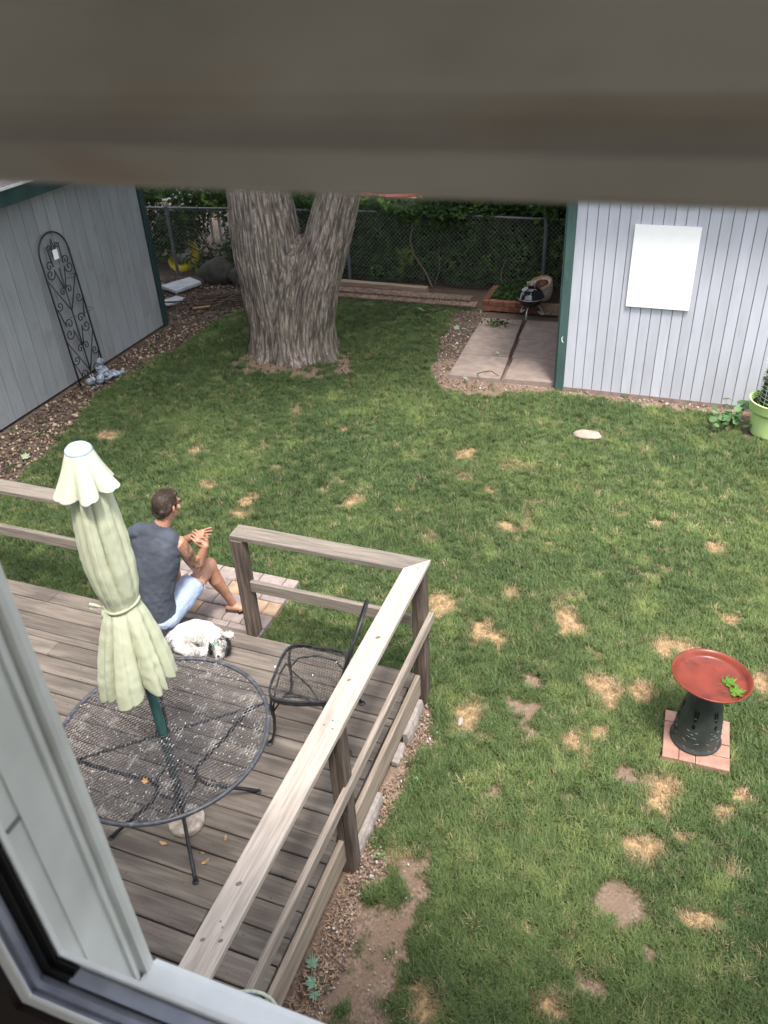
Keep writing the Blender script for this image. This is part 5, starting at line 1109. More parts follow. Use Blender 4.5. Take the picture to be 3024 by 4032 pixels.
for k, (x, y_, lb) in enumerate(((-2.343, 2.149, 'curled tan leaf on the deck beside the umbrella stand'), (-2.021, 2.292, 'tan leaf scrap on the deck between table and railing'), (-2.055, 2.125, 'thin tan leaf on the deck right of the near table leg'), (-2.10, 2.17, 'tiny tan leaf beside the near table leg'))):
    q_s = [.026, .02, .024, .013][k]; mb = MB(); rr = []
    for j in range(9):
        t = -1 + j / 4; w_ = q_s * .38 * math.sqrt(max(.02, 1 - t * t)); c_ = V_ = Vector((x + q_s * t * math.cos(k * 2.1), y_ + q_s * t * math.sin(k * 2.1), DZ + .006 + q_s * .45 * t * t)); n_ = Vector((-math.sin(k * 2.1), math.cos(k * 2.1), 0))
        rr.append([c_ - n_ * w_ + Vector((0, 0, w_ * .5)), c_ + n_ * w_ + Vector((0, 0, w_ * .5)), c_ + n_ * w_ * .3 - Vector((0, 0, .001)), c_ - n_ * w_ * .3 - Vector((0, 0, .001))])
    tag(mb.rings(rr).build('dry_leaf', leaf_dry, origin=(x, y_, DZ)), lb, 'leaf')
for (x, y_, s, lb) in ((-.883, 8.10, (.155, .085, .04), 'flat pale tan stone lying in the grass in front of the pale shed'), (-1.068, 3.775, (.022, .040, .02), 'small whitish stone in a dry patch beside the railing corner')):
    o = MB().ell((x, y_, .028), *s, 18, k=10).build('stone', palerock, smooth=True, origin=(x, y_, 0)); displace(o, .09, s[2] * .9); tag(o, lb, 'stone')
for (x, y_, lb) in ((-1.204, 3.234, 'small green weed sprig on the soil beside the deck, nearer the corner post'), (-1.23, 2.63, 'bright green weed sprig on the soil by the middle railing post')):
    def wz(n_): return np.stack([rng.normal(x, .016, n_), rng.normal(y_, .016, n_), .01 + rng.random(n_) * .03], -1)
    v, f = leafcloud(14, wz, (.008, .016)); o = npbuild('weed', v, f, nast_m, None, (x, y_, 0)); tag(o, lb, 'weed')

# ================================================================ trellis and statues at the left shed
tl = thing('garden_trellis', 'tall arched black iron scroll trellis leaning on the left shed wall', 'trellis', (-7.38, 7.95, 0))
Y0, Y1, ZB, ZT = 7.715, 8.235, .0, 1.895
def tp(u, v): return (-7.31 - .10 * v / 1.9, Y0 + (Y1 - Y0) * u, v)
rA = .26
arch = [tp(.5 - .5 * math.cos(math.pi * k / 24), ZT - rA + rA * math.sin(math.pi * k / 24)) for k in range(25)]
mb = MB(); mb.tube([tp(0, 0)] + arch + [tp(1, 0)], .0115, 8).build('frame', iron_m, tl, True)
MB().tube([tp(.5, 0), tp(.5, 1.47)], .009, 6).build('centre_rod', iron_m, tl, True)
for a_, b_ in (((0, 1.40), (.5, .93)), ((1, 1.36), (.5, .93)), ((0, .62), (.5, .12)), ((1, .60), (.5, .12)), ((.5, 1.82), (.42, 1.62)), ((.5, 1.82), (.60, 1.60))):
    MB().tube([tp(*a_), tp(*b_)], .0075, 6).build('diagonal_bar', iron_m, tl, True)
def scroll(c1, c2, r1, r2, s1, s2):
    """S shaped scroll: spiral at c1, spiral at c2, joined by a curve; coordinates in metres across (y) and up (z)"""
    W_ = Y1 - Y0; pts = []; r1 *= 1.25; r2 *= 1.25
    P1 = Vector(c1); P2 = Vector(c2); d = P2 - P1; a1 = math.atan2(d.y, d.x) + s1 * math.pi / 2; a2 = math.atan2(-d.y, -d.x) + s2 * math.pi / 2
    for k in range(26): q = k / 25; r_ = r1 * (.12 + .88 * q); a_ = a1 - s1 * (1 - q) * 8.2; pts.append((P1.x + r_ * math.cos(a_), P1.y + r_ * math.sin(a_)))
    tail = []
    for k in range(26): q = k / 25; r_ = r2 * (.12 + .88 * q); a_ = a2 - s2 * (1 - q) * 8.2; tail.append((P2.x + r_ * math.cos(a_), P2.y + r_ * math.sin(a_)))
    pts += tail[::-1]
    MB().tube([(-7.31 - .10 * z / 1.9 + .004, Y0 + y_, z) for y_, z in pts], .0072, 6).build('scroll', iron_m, tl, True)
Wd = Y1 - Y0
for sx in (-1, 1):
    m_ = lambda x: x if sx > 0 else Wd - x
    scroll((m_(.11), 1.53), (m_(.19), 1.74), .05, .032, -sx, -sx)
    scroll((m_(.09), 1.44), (m_(.20), 1.19), .065, .042, sx, -sx)
    scroll((m_(.075), 1.05), (m_(.15), .80), .05, .055, -sx, sx)
    scroll((m_(.10), .68), (m_(.20), .45), .065, .042, sx, -sx)
    scroll((m_(.075), .34), (m_(.15), .12), .05, .05, -sx, sx)
MB().beam((-7.362, 7.955, 1.585), (-7.367, 7.955, 1.70), .085, .004, .001, up=(1, 0, 0)).build('white_tag', white_m, tl)
for (z, y0, y1) in ((.86, 7.9, 8.29), (1.33, 8.0, 8.18)):
    MB().tube([(-7.36, y0, z), (-7.30, (y0 + y1) / 2, z), (-7.28, y1 - .03, z), (-7.33, y1, z + .01), (-7.40, y1 - .04, z + .01)], .003, 5).build('wire_loop', iron_m, tl, True)
def statue(c, kind, rz, label):
    mb = MB()
    if kind == 'child':
        mb.tube([(0, 0, .0), (0, 0, .05), (0, 0, .12), (0, .0, .155)], [.06, .07, .05, .03], 14, round_=True); mb.ell((0, .01, .205), .045, .048, .052, 16)
        for s in (-1, 1): mb.tube([(.05 * s, 0, .135), (.075 * s, .03, .09), (.03 * s, .07, .075)], [.018, .016, .014], 8, round_=True); mb.tube([(.035 * s, .02, .03), (.055 * s, .09, .045), (.05 * s, .13, .012)], [.026, .022, .018], 8, round_=True); mb.ell((.06 * s, -.035, .125), .02, .012, .045, 10)
    elif kind == 'rabbit':
        mb.tube([(0, -.05, .05), (0, 0, .06), (0, .05, .085)], [.045, .055, .035], 14, round_=True); mb.ell((0, .085, .115), .03, .036, .03, 12)
        for s in (-1, 1): mb.tube([(.012 * s, .07, .135), (.018 * s, .045, .185)], [.009, .007], 6, round_=True); mb.ell((.03 * s, .09, .015), .018, .03, .015, 8)
    else:
        mb.tube([(0, -.09, .03), (0, -.02, .045), (0, .05, .04)], [.035, .055, .04], 14, r2=[.03, .04, .03], round_=True); mb.ell((0, .09, .06), .035, .035, .035, 12)
        for s in (-1, 1): mb.tube([(.03 * s, -.02, .05), (.10 * s, -.05, .055), (.14 * s, -.10, .03)], [.025, .03, .012], 8, r2=[.01, .01, .006], round_=True)
    mb.xf(Matrix.Translation(c) @ Matrix.Rotation(rz, 4, 'Z')); o = mb.build('garden_statue', statue_m, smooth=True, origin=c); remesh(o, .007, 2); displace(o, .03, .012); tag(o, label, 'statue', 'small weathered statues below the trellis')
statue((-7.24, 8.09, .0), 'child', R(-70), 'tallest blue grey statue, a round headed seated figure below the trellis')
statue((-7.18, 7.78, .0), 'rabbit', R(-110), 'small blue grey statue left of the round headed one below the trellis')
statue((-7.05, 8.12, .0), 'bird', R(-60), 'low winged blue grey statue lying right of the round headed one')
statue((-7.12, 7.90, .0), 'rabbit', R(20), 'low dark statue tucked between the two left figures below the trellis')

# ================================================================ rope hung on the near end of the railing
rp_ = thing('hanging_rope', 'coil of pale green rope with a blue grey tie hung over the near railing', 'rope', (-1.2, 1.25, .75))
for k in range(4):
    pts = []
    for j in range(29):
        t = -.5 + j / 28 * 4.2; pts.append((-1.195 + (.095 + .006 * k) * math.cos(t), 1.21 + .02 * k + .02 * math.sin(2 * t), .98 + (.13 + .008 * k) * math.sin(t)))
    MB().tube(pts, .0075, 8).build('rope_loop', rope_m, rp_, True)
o = MB().ell((-1.185, 1.245, 1.11), .045, .035, .028, 14, k=8).build('cloth_tie', bluetie, rp_, True); displace(o, .03, .02)

# ================================================================ house wall, room and window around the camera
hs = thing('house', 'white vinyl window of the house, open above the deck, seen from the dark room', 'house', (0, 0, 0))
WX0, WX1, WZ0, WZ1 = -.40, .62, CH - .656, CH + .45
Yi, Yo = .19, .315
mb = MB()
mb.box(-9, WX0 - .045, .205, Yo - .02, 0, 5.45); mb.box(WX1 + .045, 6, .205, Yo - .02, 0, 5.45)
mb.box(WX0 - .045, WX1 + .045, .205, Yo - .02, 0, CH - .83); mb.box(WX0 - .045, WX1 + .045, .205, Yo - .02, WZ1 + .045, 5.45)
mb.build('exterior_wall', house_out, hs)
mb = MB(); X0, X1, YB, ZF, ZC = -2.2, 2.6, -3.2, CH - 1.45, CH + 1.0
mb.box(X0, WX0 - .045, .188, .203, ZF, ZC); mb.box(WX1 + .045, X1, .188, .203, ZF, ZC); mb.box(WX0 - .045, WX1 + .045, .188, .203, ZF, CH - .70); mb.box(WX0 - .045, WX1 + .045, .188, .203, WZ1 + .045, ZC)
mb.box(X0 - .05, X0, YB, .203, ZF, ZC); mb.box(X1, X1 + .05, YB, .203, ZF, ZC); mb.box(X0, -1.2, YB - .05, YB, ZF, ZC); mb.box(1.4, X1, YB - .05, YB, ZF, ZC); mb.box(-1.2, 1.4, YB - .05, YB, ZF, CH - 1.0); mb.box(-1.2, 1.4, YB - .05, YB, CH + .85, ZC); mb.build('room_wall', wall_in, hs); MB().box(X0, X1, YB, .203, ZF - .05, ZF).build('room_floor', floor_m, hs); MB().box(X0, X1, YB, .203, ZC, ZC + .05).build('room_ceiling', ceil_m, hs)  # rear opening added out of view to let daylight reach the sash rail
mb = MB(); mb.rings([[(-9.3, .42, 5.5), (-9.3, -1.5, 6.3), (-9.3, -3.6, 5.5), (-9.3, -3.6, 5.42), (-9.3, .42, 5.42)], [(6.3, .42, 5.5), (6.3, -1.5, 6.3), (6.3, -3.6, 5.5), (6.3, -3.6, 5.42), (6.3, .42, 5.42)]]); mb.build('roof', shingle_m, hs)
mb = MB(); mb.box(-9, -1.2, -3.34, -3.26, 0, 5.4); mb.box(1.4, 6, -3.34, -3.26, 0, 5.4); mb.box(-1.2, 1.4, -3.34, -3.26, 0, CH - 1.0); mb.box(-1.2, 1.4, -3.34, -3.26, CH + .85, 5.4); mb.box(-9, -8.9, -3.26, .205, 0, 5.4); mb.box(5.9, 6, -3.26, .205, 0, 5.4); mb.build('exterior_wall', house_out, hs)  # same added rear opening continues through the outer wall
def sweep(prof, name, m, corners='LB', parent=hs, smooth=False):
    """profile [(o, y)]: o = offset outward from the opening edge; swept down the left jamb, along the sill, up the right jamb"""
    rr = []
    rr.append([(WX0 - o, y, WZ1 + .04) for o, y in prof]); rr.append([(WX0 - o, y, WZ0 - o) for o, y in prof]); rr.append([(WX1 + o, y, WZ0 - o) for o, y in prof]); rr.append([(WX1 + o, y, WZ1 + .04) for o, y in prof])
    mb = MB(); mb.rings(rr, close=True, cap=True); return mb.build(name, m, parent, smooth)
# inner casing, track and gasket follow the whole opening
sweep([(.0, .1960), (.0, .1972), (.05, .1972), (.05, .1925), (.009, .1925), (.001, .1945)], 'inner_casing', vinyl_l)
sweep([(.0095, .1865), (.0092, .1924), (.06, .1924), (.06, .1865)], 'room_dark_strip', room_dark)  # dark strip stands in for the unlit room beyond the casing
sweep([(.004, .197), (.004, .2015), (.0, .203), (.0, .208), (.006, .2105), (.0055, .2145), (.05, .2145), (.05, .197)], 'window_track', silver_m)
# black gasket down the left jamb, turning a short way along the sill
def gasket(prof, name, m, xend):
    rr = [[(WX0 - o, y, WZ1) for o, y in prof], [(WX0 - o, y, WZ0 - o) for o, y in prof], [(xend, y, WZ0 - o) for o, y in prof]]
    return MB().rings(rr).build(name, m, hs)
gasket([(.002, .2148), (-.0015, .2165), (.0035, .2205), (-.0005, .2245), (.003, .2285), (.05, .2285), (.05, .2148)], 'gasket', rubber, WX0 + .020)
rr = [[(WX0 + .0205, y, WZ0 - o) for o, y in ((.001, .2148), (.001, .218), (.004, .219), (.004, .2285), (.05, .2285), (.05, .2148))], [(WX1 + .02, y, WZ0 - o) for o, y in ((.001, .2148), (.001, .218), (.004, .219), (.004, .2285), (.05, .2285), (.05, .2148))]]
MB().rings(rr).build('sill_track', silver_m, hs)
# white lip in front, along jamb and sill
sweep([(.0, .2287), (-.001, .2295), (-.001, .2335), (.002, .2345), (.05, .2345), (.05, .2287)], 'white_lip', vinyl_l)
# jamb reveal with grooves, running outwards
pj = [(.003, .2347), (.0035, .2500), (.0015, .2508), (.0012, .2790), (.0040, .2800), (.0040, .2845), (.0005, .2855), (.0005, .2900), (.0035, .2908), (.0035, .2945), (-.0035, .2955), (-.0045, .300), (-.0035, .3065), (.045, .3065), (.045, .2347)]
rr = [[(WX0 - o, y, WZ1 + .04) for o, y in pj], [(WX0 - o, y, CH - .86) for o, y in pj]]
MB().rings(rr).build('jamb', vinyl_m, hs)
rr = [[(WX1 + o, y, WZ1 + .04) for o, y in pj], [(WX1 + o, y, CH - .86) for o, y in pj]]
MB().rings(rr).build('jamb', vinyl_m, hs)
MB().beam((WX0 - .0025, .2365, CH - .505), (WX0 - .0025, .2495, CH - .505), .0035, .0028, .0004, up=(0, 0, 1)).build('frame_clip', mat('grey metal clip', (.20, .21, .20), .5), hs)
# outer sill
rr = [[(x, .2347, CH - .80), (x, .306, CH - .806), (x, .3135, CH - .812), (x, .3135, CH - .85), (x, .2347, CH - .85)] for x in (WX0 + .001, WX1)]
MB().rings(rr).build('outer_sill', vinyl_l, hs)
# raised sash: bottom rail just above the eye line, glass above it
def SZ(k): return CH + k
rl = [(.200, -.0010), (.196, -.0050), (.196, -.0215), (.1955, -.0250), (.1930, -.0290), (.1895, -.0318), (.1860, -.0336), (.1835, -.0345), (.1830, -.0352), (.1985, -.0366), (.1992, -.0378), (.2000, -.0470), (.202, -.0490), (.206, -.0500), (.225, -.0500), (.225, -.0020)]
rr = [[(x, y, SZ(z)) for y, z in rl] for x in (WX0 + .002, WX1 - .002)]
o = MB().rings(rr).build('sash_rail', sash_m, hs)
gls = bpy.data.materials.new('window glass'); gls.use_nodes = True; gb = gls.node_tree.nodes['Principled BSDF']; gb.inputs['Transmission Weight'].default_value = 1; gb.inputs['Roughness'].default_value = 0; gb.inputs['IOR'].default_value = 1.45
MB().box(WX0 + .045, WX1 - .045, .209, .213, CH + .0005, WZ1).build('glass_pane', gls, hs)
for xa, xb in ((WX0 + .002, WX0 + .045), (WX1 - .045, WX1 - .002)): MB().box(xa, xb, .197, .225, CH + .0002, WZ1).build('sash_stile', sash_m, hs)

# ================================================================ seated man
skin = bpy.data.materials.new('tanned skin'); skin.use_nodes = True
n, l = skin.node_tree.nodes, skin.node_tree.links; b = n['Principled BSDF']; b.inputs['Roughness'].default_value = .5; b.inputs['Subsurface Weight'].default_value = .08; b.inputs['Subsurface Radius'].default_value = (.01, .004, .002)
g = n.new('ShaderNodeNewGeometry')
def sm(s_, a0, a1, b0=0., b1=1.):
    q = n.new('ShaderNodeMapRange'); q.inputs[1].default_value = a0; q.inputs[2].default_value = a1; q.inputs[3].default_value = b0; q.inputs[4].default_value = b1; l.new(s_, q.inputs[0]); return q.outputs[0]
def sn(s_, d=3):
    q = n.new('ShaderNodeTexNoise'); q.inputs['Scale'].default_value = s_; q.inputs['Detail'].default_value = d; l.new(g.outputs['Position'], q.inputs['Vector']); return q.outputs['Fac']
def sx_(f_, c1, c2):
    q = n.new('ShaderNodeMix'); q.data_type = 'RGBA'
    for k, c in ((6, c1), (7, c2)):
        if hasattr(c, 'links'): l.new(c, q.inputs[k])
        else: q.inputs[k].default_value = (*c, 1)
    l.new(f_, q.inputs[0]); return q.outputs[2]
c = sx_(sm(sn(14), .35, .65), (.40, .195, .125), (.50, .265, .175))
def near(p, r_):
    q = n.new('ShaderNodeVectorMath'); q.operation = 'DISTANCE'; q.inputs[1].default_value = p; l.new(g.outputs['Position'], q.inputs[0]); return sm(q.outputs['Value'], r_, r_ * .75)
def mulf(a_, b_):
    q = n.new('ShaderNodeMath'); q.operation = 'MULTIPLY'; l.new(a_, q.inputs[0]); l.new(b_, q.inputs[1]); return q.outputs[0]
# tattoo inked on the outside of the right upper arm
ink = sm(sn(34, 4), .45, .54)
for p_, r_ in (((-3.165, 3.965, .93), .055), ((-3.155, 3.99, .83), .06), ((-3.16, 4.02, .735), .06)):
    c = sx_(mulf(mulf(near(p_, r_), ink), sm(sn(3), 0, 0.01, .78, .78)), c, (.085, .085, .072))
c = sx_(mulf(near((-3.335, 3.98, 1.1), .0), ink), c, c)
l.new(c, b.inputs['Base Color'])
man = thing('person', 'man in a sleeveless charcoal shirt and frayed denim shorts seated on the deck edge', 'person', (-3.41, 3.75, DZ))
V3 = Vector
body = MB()
# neck and head
hc = V3((-3.315, 4.005, 1.25)); HM = Matrix.Rotation(R(-12), 3, 'Z') @ Matrix.Rotation(R(-10), 3, 'X')
def hp_(x, y, z): return hc + HM @ V3((x, y, z))
body.tube([(-3.365, 3.90, 1.02), (-3.35, 3.935, 1.09), hp_(0, -.02, -.07)], [.075, .062, .058], 14, round_=True)
body.ell(hp_(0, -.012, .022), .077, .097, .098, 20, HM, 12); body.ell(hp_(0, .026, -.048), .058, .066, .062, 16, HM, 9)
body.ell(hp_(0, .066, -.092), .026, .022, .02, 10, HM, 7)      # chin
body.tube([hp_(0, .092, .022), hp_(0, .112, -.022), hp_(0, .10, -.032)], [.009, .013, .014], 8, round_=True)   # nose
body.tube([hp_(-.045, .082, .03), hp_(0, .092, .034), hp_(.045, .082, .03)], [.009, .011, .009], 8, round_=True)  # brow
body.tube([hp_(-.02, .092, -.058), hp_(0, .098, -.058), hp_(.02, .092, -.058)], [.006, .008, .006], 8, round_=True)  # mouth
for s in (-1, 1):
    body.ell(hp_(.048 * s, .06, -.02), .026, .024, .022, 10, HM, 7)
    body.tube([hp_(.077 * s, -.006, .022), hp_(.089 * s, -.018, .012), hp_(.088 * s, -.016, -.012), hp_(.078 * s, -.002, -.028)], [.010, .012, .010, .008], 8, r2=[.006] * 4, round_=True)  # ears
# chest core inside the shirt
body.tube([(-3.42, 3.74, .45), (-3.40, 3.80, .7), (-3.385, 3.87, .92), (-3.365, 3.91, 1.02)], [.12, .13, .14, .09], 18, r2=[.09, .09, .09, .06], side=(1, 0, 0), round_=True)
# right arm: shoulder, elbow on the right thigh, hand up
RS, RE, RW = V3((-3.225, 3.93, .985)), V3((-3.215, 4.065, .665)), V3((-3.118, 4.09, .872))
body.tube([(-3.30, 3.91, 1.01), RS, RS.lerp(RE, .3) + V3((.012, 0, 0)), RS.lerp(RE, .65), RE], [.06, .060, .054, .047, .040], 14, round_=True)
body.tube([RE, RE.lerp(RW, .3) + V3((.006, .004, 0)), RE.lerp(RW, .7), RW], [.041, .043, .034, .026], 14, round_=True)
# left arm: forearm rests across the right hand
LS, LE, LW = V3((-3.555, 3.90, 1.02)), V3((-3.46, 4.14, .76)), V3((-3.225, 4.13, .915))
body.tube([(-3.46, 3.90, 1.01), LS, LS.lerp(LE, .4), LE], [.06, .060, .050, .041], 14, round_=True)
body.tube([LE, LE.lerp(LW, .3), LE.lerp(LW, .75), LW], [.042, .042, .032, .026], 14, round_=True)
def hand(wr, d, up, spread=(.0, .0, .0, .0), curl=(.2, .2, .2, .2), thumb=1, L_=.085, th_curl=.2):
    d = V3(d).normalized(); up = V3(up).normalized(); s = d.cross(up).normalized(); up = s.cross(d)
    pc_ = wr + d * .045
    body.tube([wr, wr + d * .03, wr + d * .075], [.026, .038, .040], 12, r2=[.018, .015, .013], side=s, round_=True)
    for k, (ln, off) in enumerate(((.072, .033), (.080, .011), (.074, -.011), (.060, -.033))):
        b0 = wr + d * .078 + s * off; dd = (d + s * spread[k]).normalized(); cu = curl[k]
        p1 = b0 + dd * ln * .45 - up * ln * .10 * cu; d2 = (dd - up * cu).normalized(); p2 = p1 + d2 * ln * .32; d3 = (dd - up * cu * 2.0).normalized(); p3 = p2 + d3 * ln * .24
        body.tube([b0 - d * .02, b0, p1, p2, p3], [.0085, .0082, .0076, .0070, .0060], 8, round_=True)
    tb_ = wr + d * .022 + s * .030 * thumb; t1 = tb_ + (d * .55 + s * .75 * thumb).normalized() * .036; t2 = t1 + (d * .9 + s * .35 * thumb - up * th_curl).normalized() * .030; t3 = t2 + (d * .95 + s * .1 * thumb - up * th_curl).normalized() * .024
    body.tube([tb_ - d * .01, tb_, t1, t2, t3], [.014, .013, .0115, .0098, .008], 8, round_=True)
# right hand bends back towards the face, left hand lies over it with fingers reaching right
hand(RW, (-.50, .02, .55), (.6, -.5, .5), curl=(.8, .9, .9, 1.), thumb=1, th_curl=.5)
hand(LW + V3((.006, -.005, .012)), (.86, .02, .30), (-.2, -.45, .9), spread=(.16, .02, -.14, -.34), curl=(-.12, .05, .15, .30), thumb=1, th_curl=-.1)
# legs
RH, RK, RA = V3((-3.32, 3.82, .43)), V3((-3.235, 4.245, .545)), V3((-3.155, 4.335, .12))
LH, LK, LA = V3((-3.50, 3.82, .43)), V3((-3.57, 4.23, .55)), V3((-3.62, 4.30, .125))
for H_, K_, A_, toe in ((RH, RK, RA, (-2.955, 4.375, .05)), (LH, LK, LA, (-3.62, 4.51, .05))):
    body.tube([H_, H_.lerp(K_, .5), H_.lerp(K_, .85), K_], [.085, .076, .062, .056], 16, round_=True)
    body.ell(K_ + V3((0, .012, .008)), .054, .05, .056, 14)
    cm = K_.lerp(A_, .32) + V3((0, -.022, 0)); body.tube([K_, cm, K_.lerp(A_, .7) + V3((0, -.006, 0)), A_], [.052, .057, .040, .032], 14, round_=True)
    T_ = V3(toe); fd = (T_ - A_); fd.z = 0; fd.normalize(); sd2 = V3((-fd.y, fd.x, 0))
    heel = A_ - fd * .035; heel.z = .075
    body.tube([heel, V3((A_.x, A_.y, .082)), A_ + fd * .07 - V3((0, 0, .042)), A_ + fd * .14 - V3((0, 0, .055))], [.030, .034, .040, .042], 14, r2=[.030, .036, .028, .018], side=sd2, round_=True)
    for k in range(5):
        b0 = A_ + fd * .145 + sd2 * (.032 - .016 * k) ; b0.z = .062
        body.tube([b0 - fd * .02, b0 + fd * (.040 - .004 * abs(k - 1))], [.0125 if k == 0 else .0095, .0105 if k == 0 else .008], 8, round_=True)
bo = body.build('body', skin, man, True); remesh(bo, .0042, 3)
# shirt
sh = MB()
sh.tube([(-3.415, 3.735, .375), (-3.415, 3.74, .46), (-3.41, 3.755, .58), (-3.405, 3.79, .72), (-3.392, 3.84, .86), (-3.38, 3.875, .96), (-3.368, 3.905, 1.035), (-3.36, 3.92, 1.065)], [.172, .165, .160, .172, .192, .195, .155, .105], 28, r2=[.135, .128, .122, .122, .126, .115, .09, .078], side=(1, 0, 0), round_=True)
sh.tube([(-3.575, 3.90, 1.015), (-3.52, 3.90, 1.06), (-3.42, 3.90, 1.07), (-3.31, 3.905, 1.05), (-3.262, 3.915, 1.012), (-3.24, 3.922, .985)], [.060, .070, .070, .072, .068, .060], 18, r2=[.06, .065, .06, .06, .064, .058], round_=True)
sh.tube([(-3.36, 3.925, 1.05), (-3.352, 3.935, 1.098)], [.082, .071], 18, round_=True)
so = sh.build('shirt', shirt_m, man, True); remesh(so, .008, 5); displace(so, .12, .028, 3); displace(so, .035, .005, 2)
# shorts
st = MB()
st.ell((-3.41, 3.755, .41), .185, .15, .115, 24, k=12)
st.tube([(-3.33, 3.80, .43), (-3.30, 3.92, .47), (-3.285, 4.02, .495), (-3.277, 4.065, .503)], [.108, .106, .102, .101], 20, r2=[.104, .10, .096, .095], round_=False)
st.tube([(-3.50, 3.80, .43), (-3.515, 3.92, .47), (-3.52, 4.06, .505)], [.104, .10, .093], 20, round_=False)
sho = st.build('denim_shorts', denim_m, man, True); remesh(sho, .008, 3); displace(sho, .07, .02, 3)
mb = MB(); random.seed(9)
for k in range(34):
    t = 6.283 * k / 34; ce = V3((-3.275, 4.068, .504)); p = ce + V3((math.cos(t) * .090, 0, math.sin(t) * .086)); q = p + V3((random.uniform(-.012, .012), random.uniform(.006, .03), random.uniform(-.014, .014))); mb.tube([p, p.lerp(q, .5) + V3((0, 0, .004)), q], [.0028, .002, .0012], 4)
mb.build('frayed_hem', mat('white cotton threads', (.68, .72, .78), .9), sho)['kind'] = 'stuff'
mb = MB(); mb.tube([(-3.325, 3.712, .455), (-3.29, 3.73, .47), (-3.265, 3.76, .478)], .0035, 5); mb.build('pocket_edge', rubber, sho)
# hair: cap over the back and top of the skull, with short strands
hr = MB(); hr.ell(hp_(0, -.018, .030), .081, .096, .096, 24, HM, 14); hr.tube([hp_(-.045, -.078, -.01), hp_(-.035, -.076, -.045), hp_(0, -.078, -.058), hp_(.035, -.076, -.045), hp_(.045, -.085, -.01)], .024, 12, round_=True)
for s in (-1, 1): hr.tube([hp_(.070 * s, -.03, .03), hp_(.074 * s, -.045, .0), hp_(.062 * s, -.06, -.03)], [.022, .02, .018], 10, round_=True); hr.tube([hp_(.076 * s, .012, .035), hp_(.079 * s, .010, .012)], [.012, .008], 8, round_=True)
hr.tube([hp_(-.04, .05, .085), hp_(0, .058, .093), hp_(.04, .05, .085)], [.02, .022, .02], 12, round_=True)
ho = hr.build('hair', hair_m, man, True); remesh(ho, .006, 3); displace(ho, .03, .004, 1)
mb = MB(); Minv = HM
for k in range(3200):
    t = random.uniform(0, 6.283); ph = math.asin(random.uniform(-.45, 1)); p0 = V3((.080 * math.cos(ph) * math.cos(t), -.018 + .095 * math.cos(ph) * math.sin(t), .030 + .095 * math.sin(ph)))
    if p0.y > .045 and p0.z < .075: continue
    nrm_ = V3((p0.x, p0.y + .02, p0.z - .036)).normalized(); dirn = (nrm_ * .22 + V3((.25, .55 if p0.z > .09 else -.1, -.8 if p0.z < .09 else .1)) + V3((random.gauss(0, .18), random.gauss(0, .18), random.gauss(0, .18)))).normalized()
    L_ = random.uniform(.012, .024); s = dirn.cross(nrm_).normalized() * .0008; a0 = hc + HM @ p0; a1 = hc + HM @ (p0 + dirn * L_); ss = HM @ s
    o0 = len(mb.v); mb.v += [tuple(a0 - ss), tuple(a0 + ss), tuple(a1)]; mb.f.append((o0, o0 + 1, o0 + 2)); mb.mi.append(0)
mb.build('hair_strands', hair_m, ho)['kind'] = 'stuff'
gl = MB()
for s in (-1, 1):
    gl.tube([hp_(.088 * s, -.012, .036), hp_(.082 * s, .05, .034), hp_(.068 * s, .094, .030)], .0028, 6)
    gl.tube([hp_((.036 + .026 * math.cos(t)) * s, .108 - .014 * abs(math.cos(t) + .4), .022 + .018 * math.sin(t)) for t in [6.283 * j / 14 for j in range(15)]], .0022, 6)
gl.build('glasses', rubber, man, True)
for s in (-1, 1): MB().ell(hp_(.033 * s, .083, .022), .012, .009, .009, 12, HM, 7).build('eye', mat('eye white', (.7, .68, .64), .2), man, True)
for A_, toe in ((RA, (-2.955, 4.375, .05)), (LA, (-3.62, 4.51, .05))):
    T_ = V3(toe); fd = (T_ - A_); fd.z = 0; fd.normalize(); sd2 = V3((-fd.y, fd.x, 0)); c0 = V3((A_.x, A_.y, .039))
    mb = MB(); ring0 = []; prof = [(-.065, .02), (-.055, .032), (0, .036), (.06, .036), (.12, .046), (.17, .044), (.195, .026), (.203, .008)]
    loop = [c0 + fd * a_ + sd2 * w_ for a_, w_ in prof] + [c0 + fd * a_ - sd2 * w_ for a_, w_ in prof[::-1]]
    mb.rings([[tuple(p) for p in loop], [tuple(p + V3((0, 0, .016))) for p in loop]]); so_ = mb.build('sandal_sole', sole_m, man)
    for s in (-1, 1):
        b0 = c0 + fd * .155 + sd2 * .018 + V3((0, 0, .018)); pts = [b0, b0 + fd * (-.022) + sd2 * (.01 * s) + V3((0, 0, .030)), c0 + fd * .105 + sd2 * (.034 * s) + V3((0, 0, .052)), c0 + fd * .07 + sd2 * (.048 * s) + V3((0, 0, .030)), c0 + fd * .055 + sd2 * (.042 * s) + V3((0, 0, .004))]
        MB().tube(pts, .010, 8, r2=.003).build('sandal_strap', strap_m, so_, True)
        MB().tube([p + V3((0, 0, .0035)) for p in pts], .0035, 6, r2=.0018).build('strap_piping', leaf_dry, so_, True)

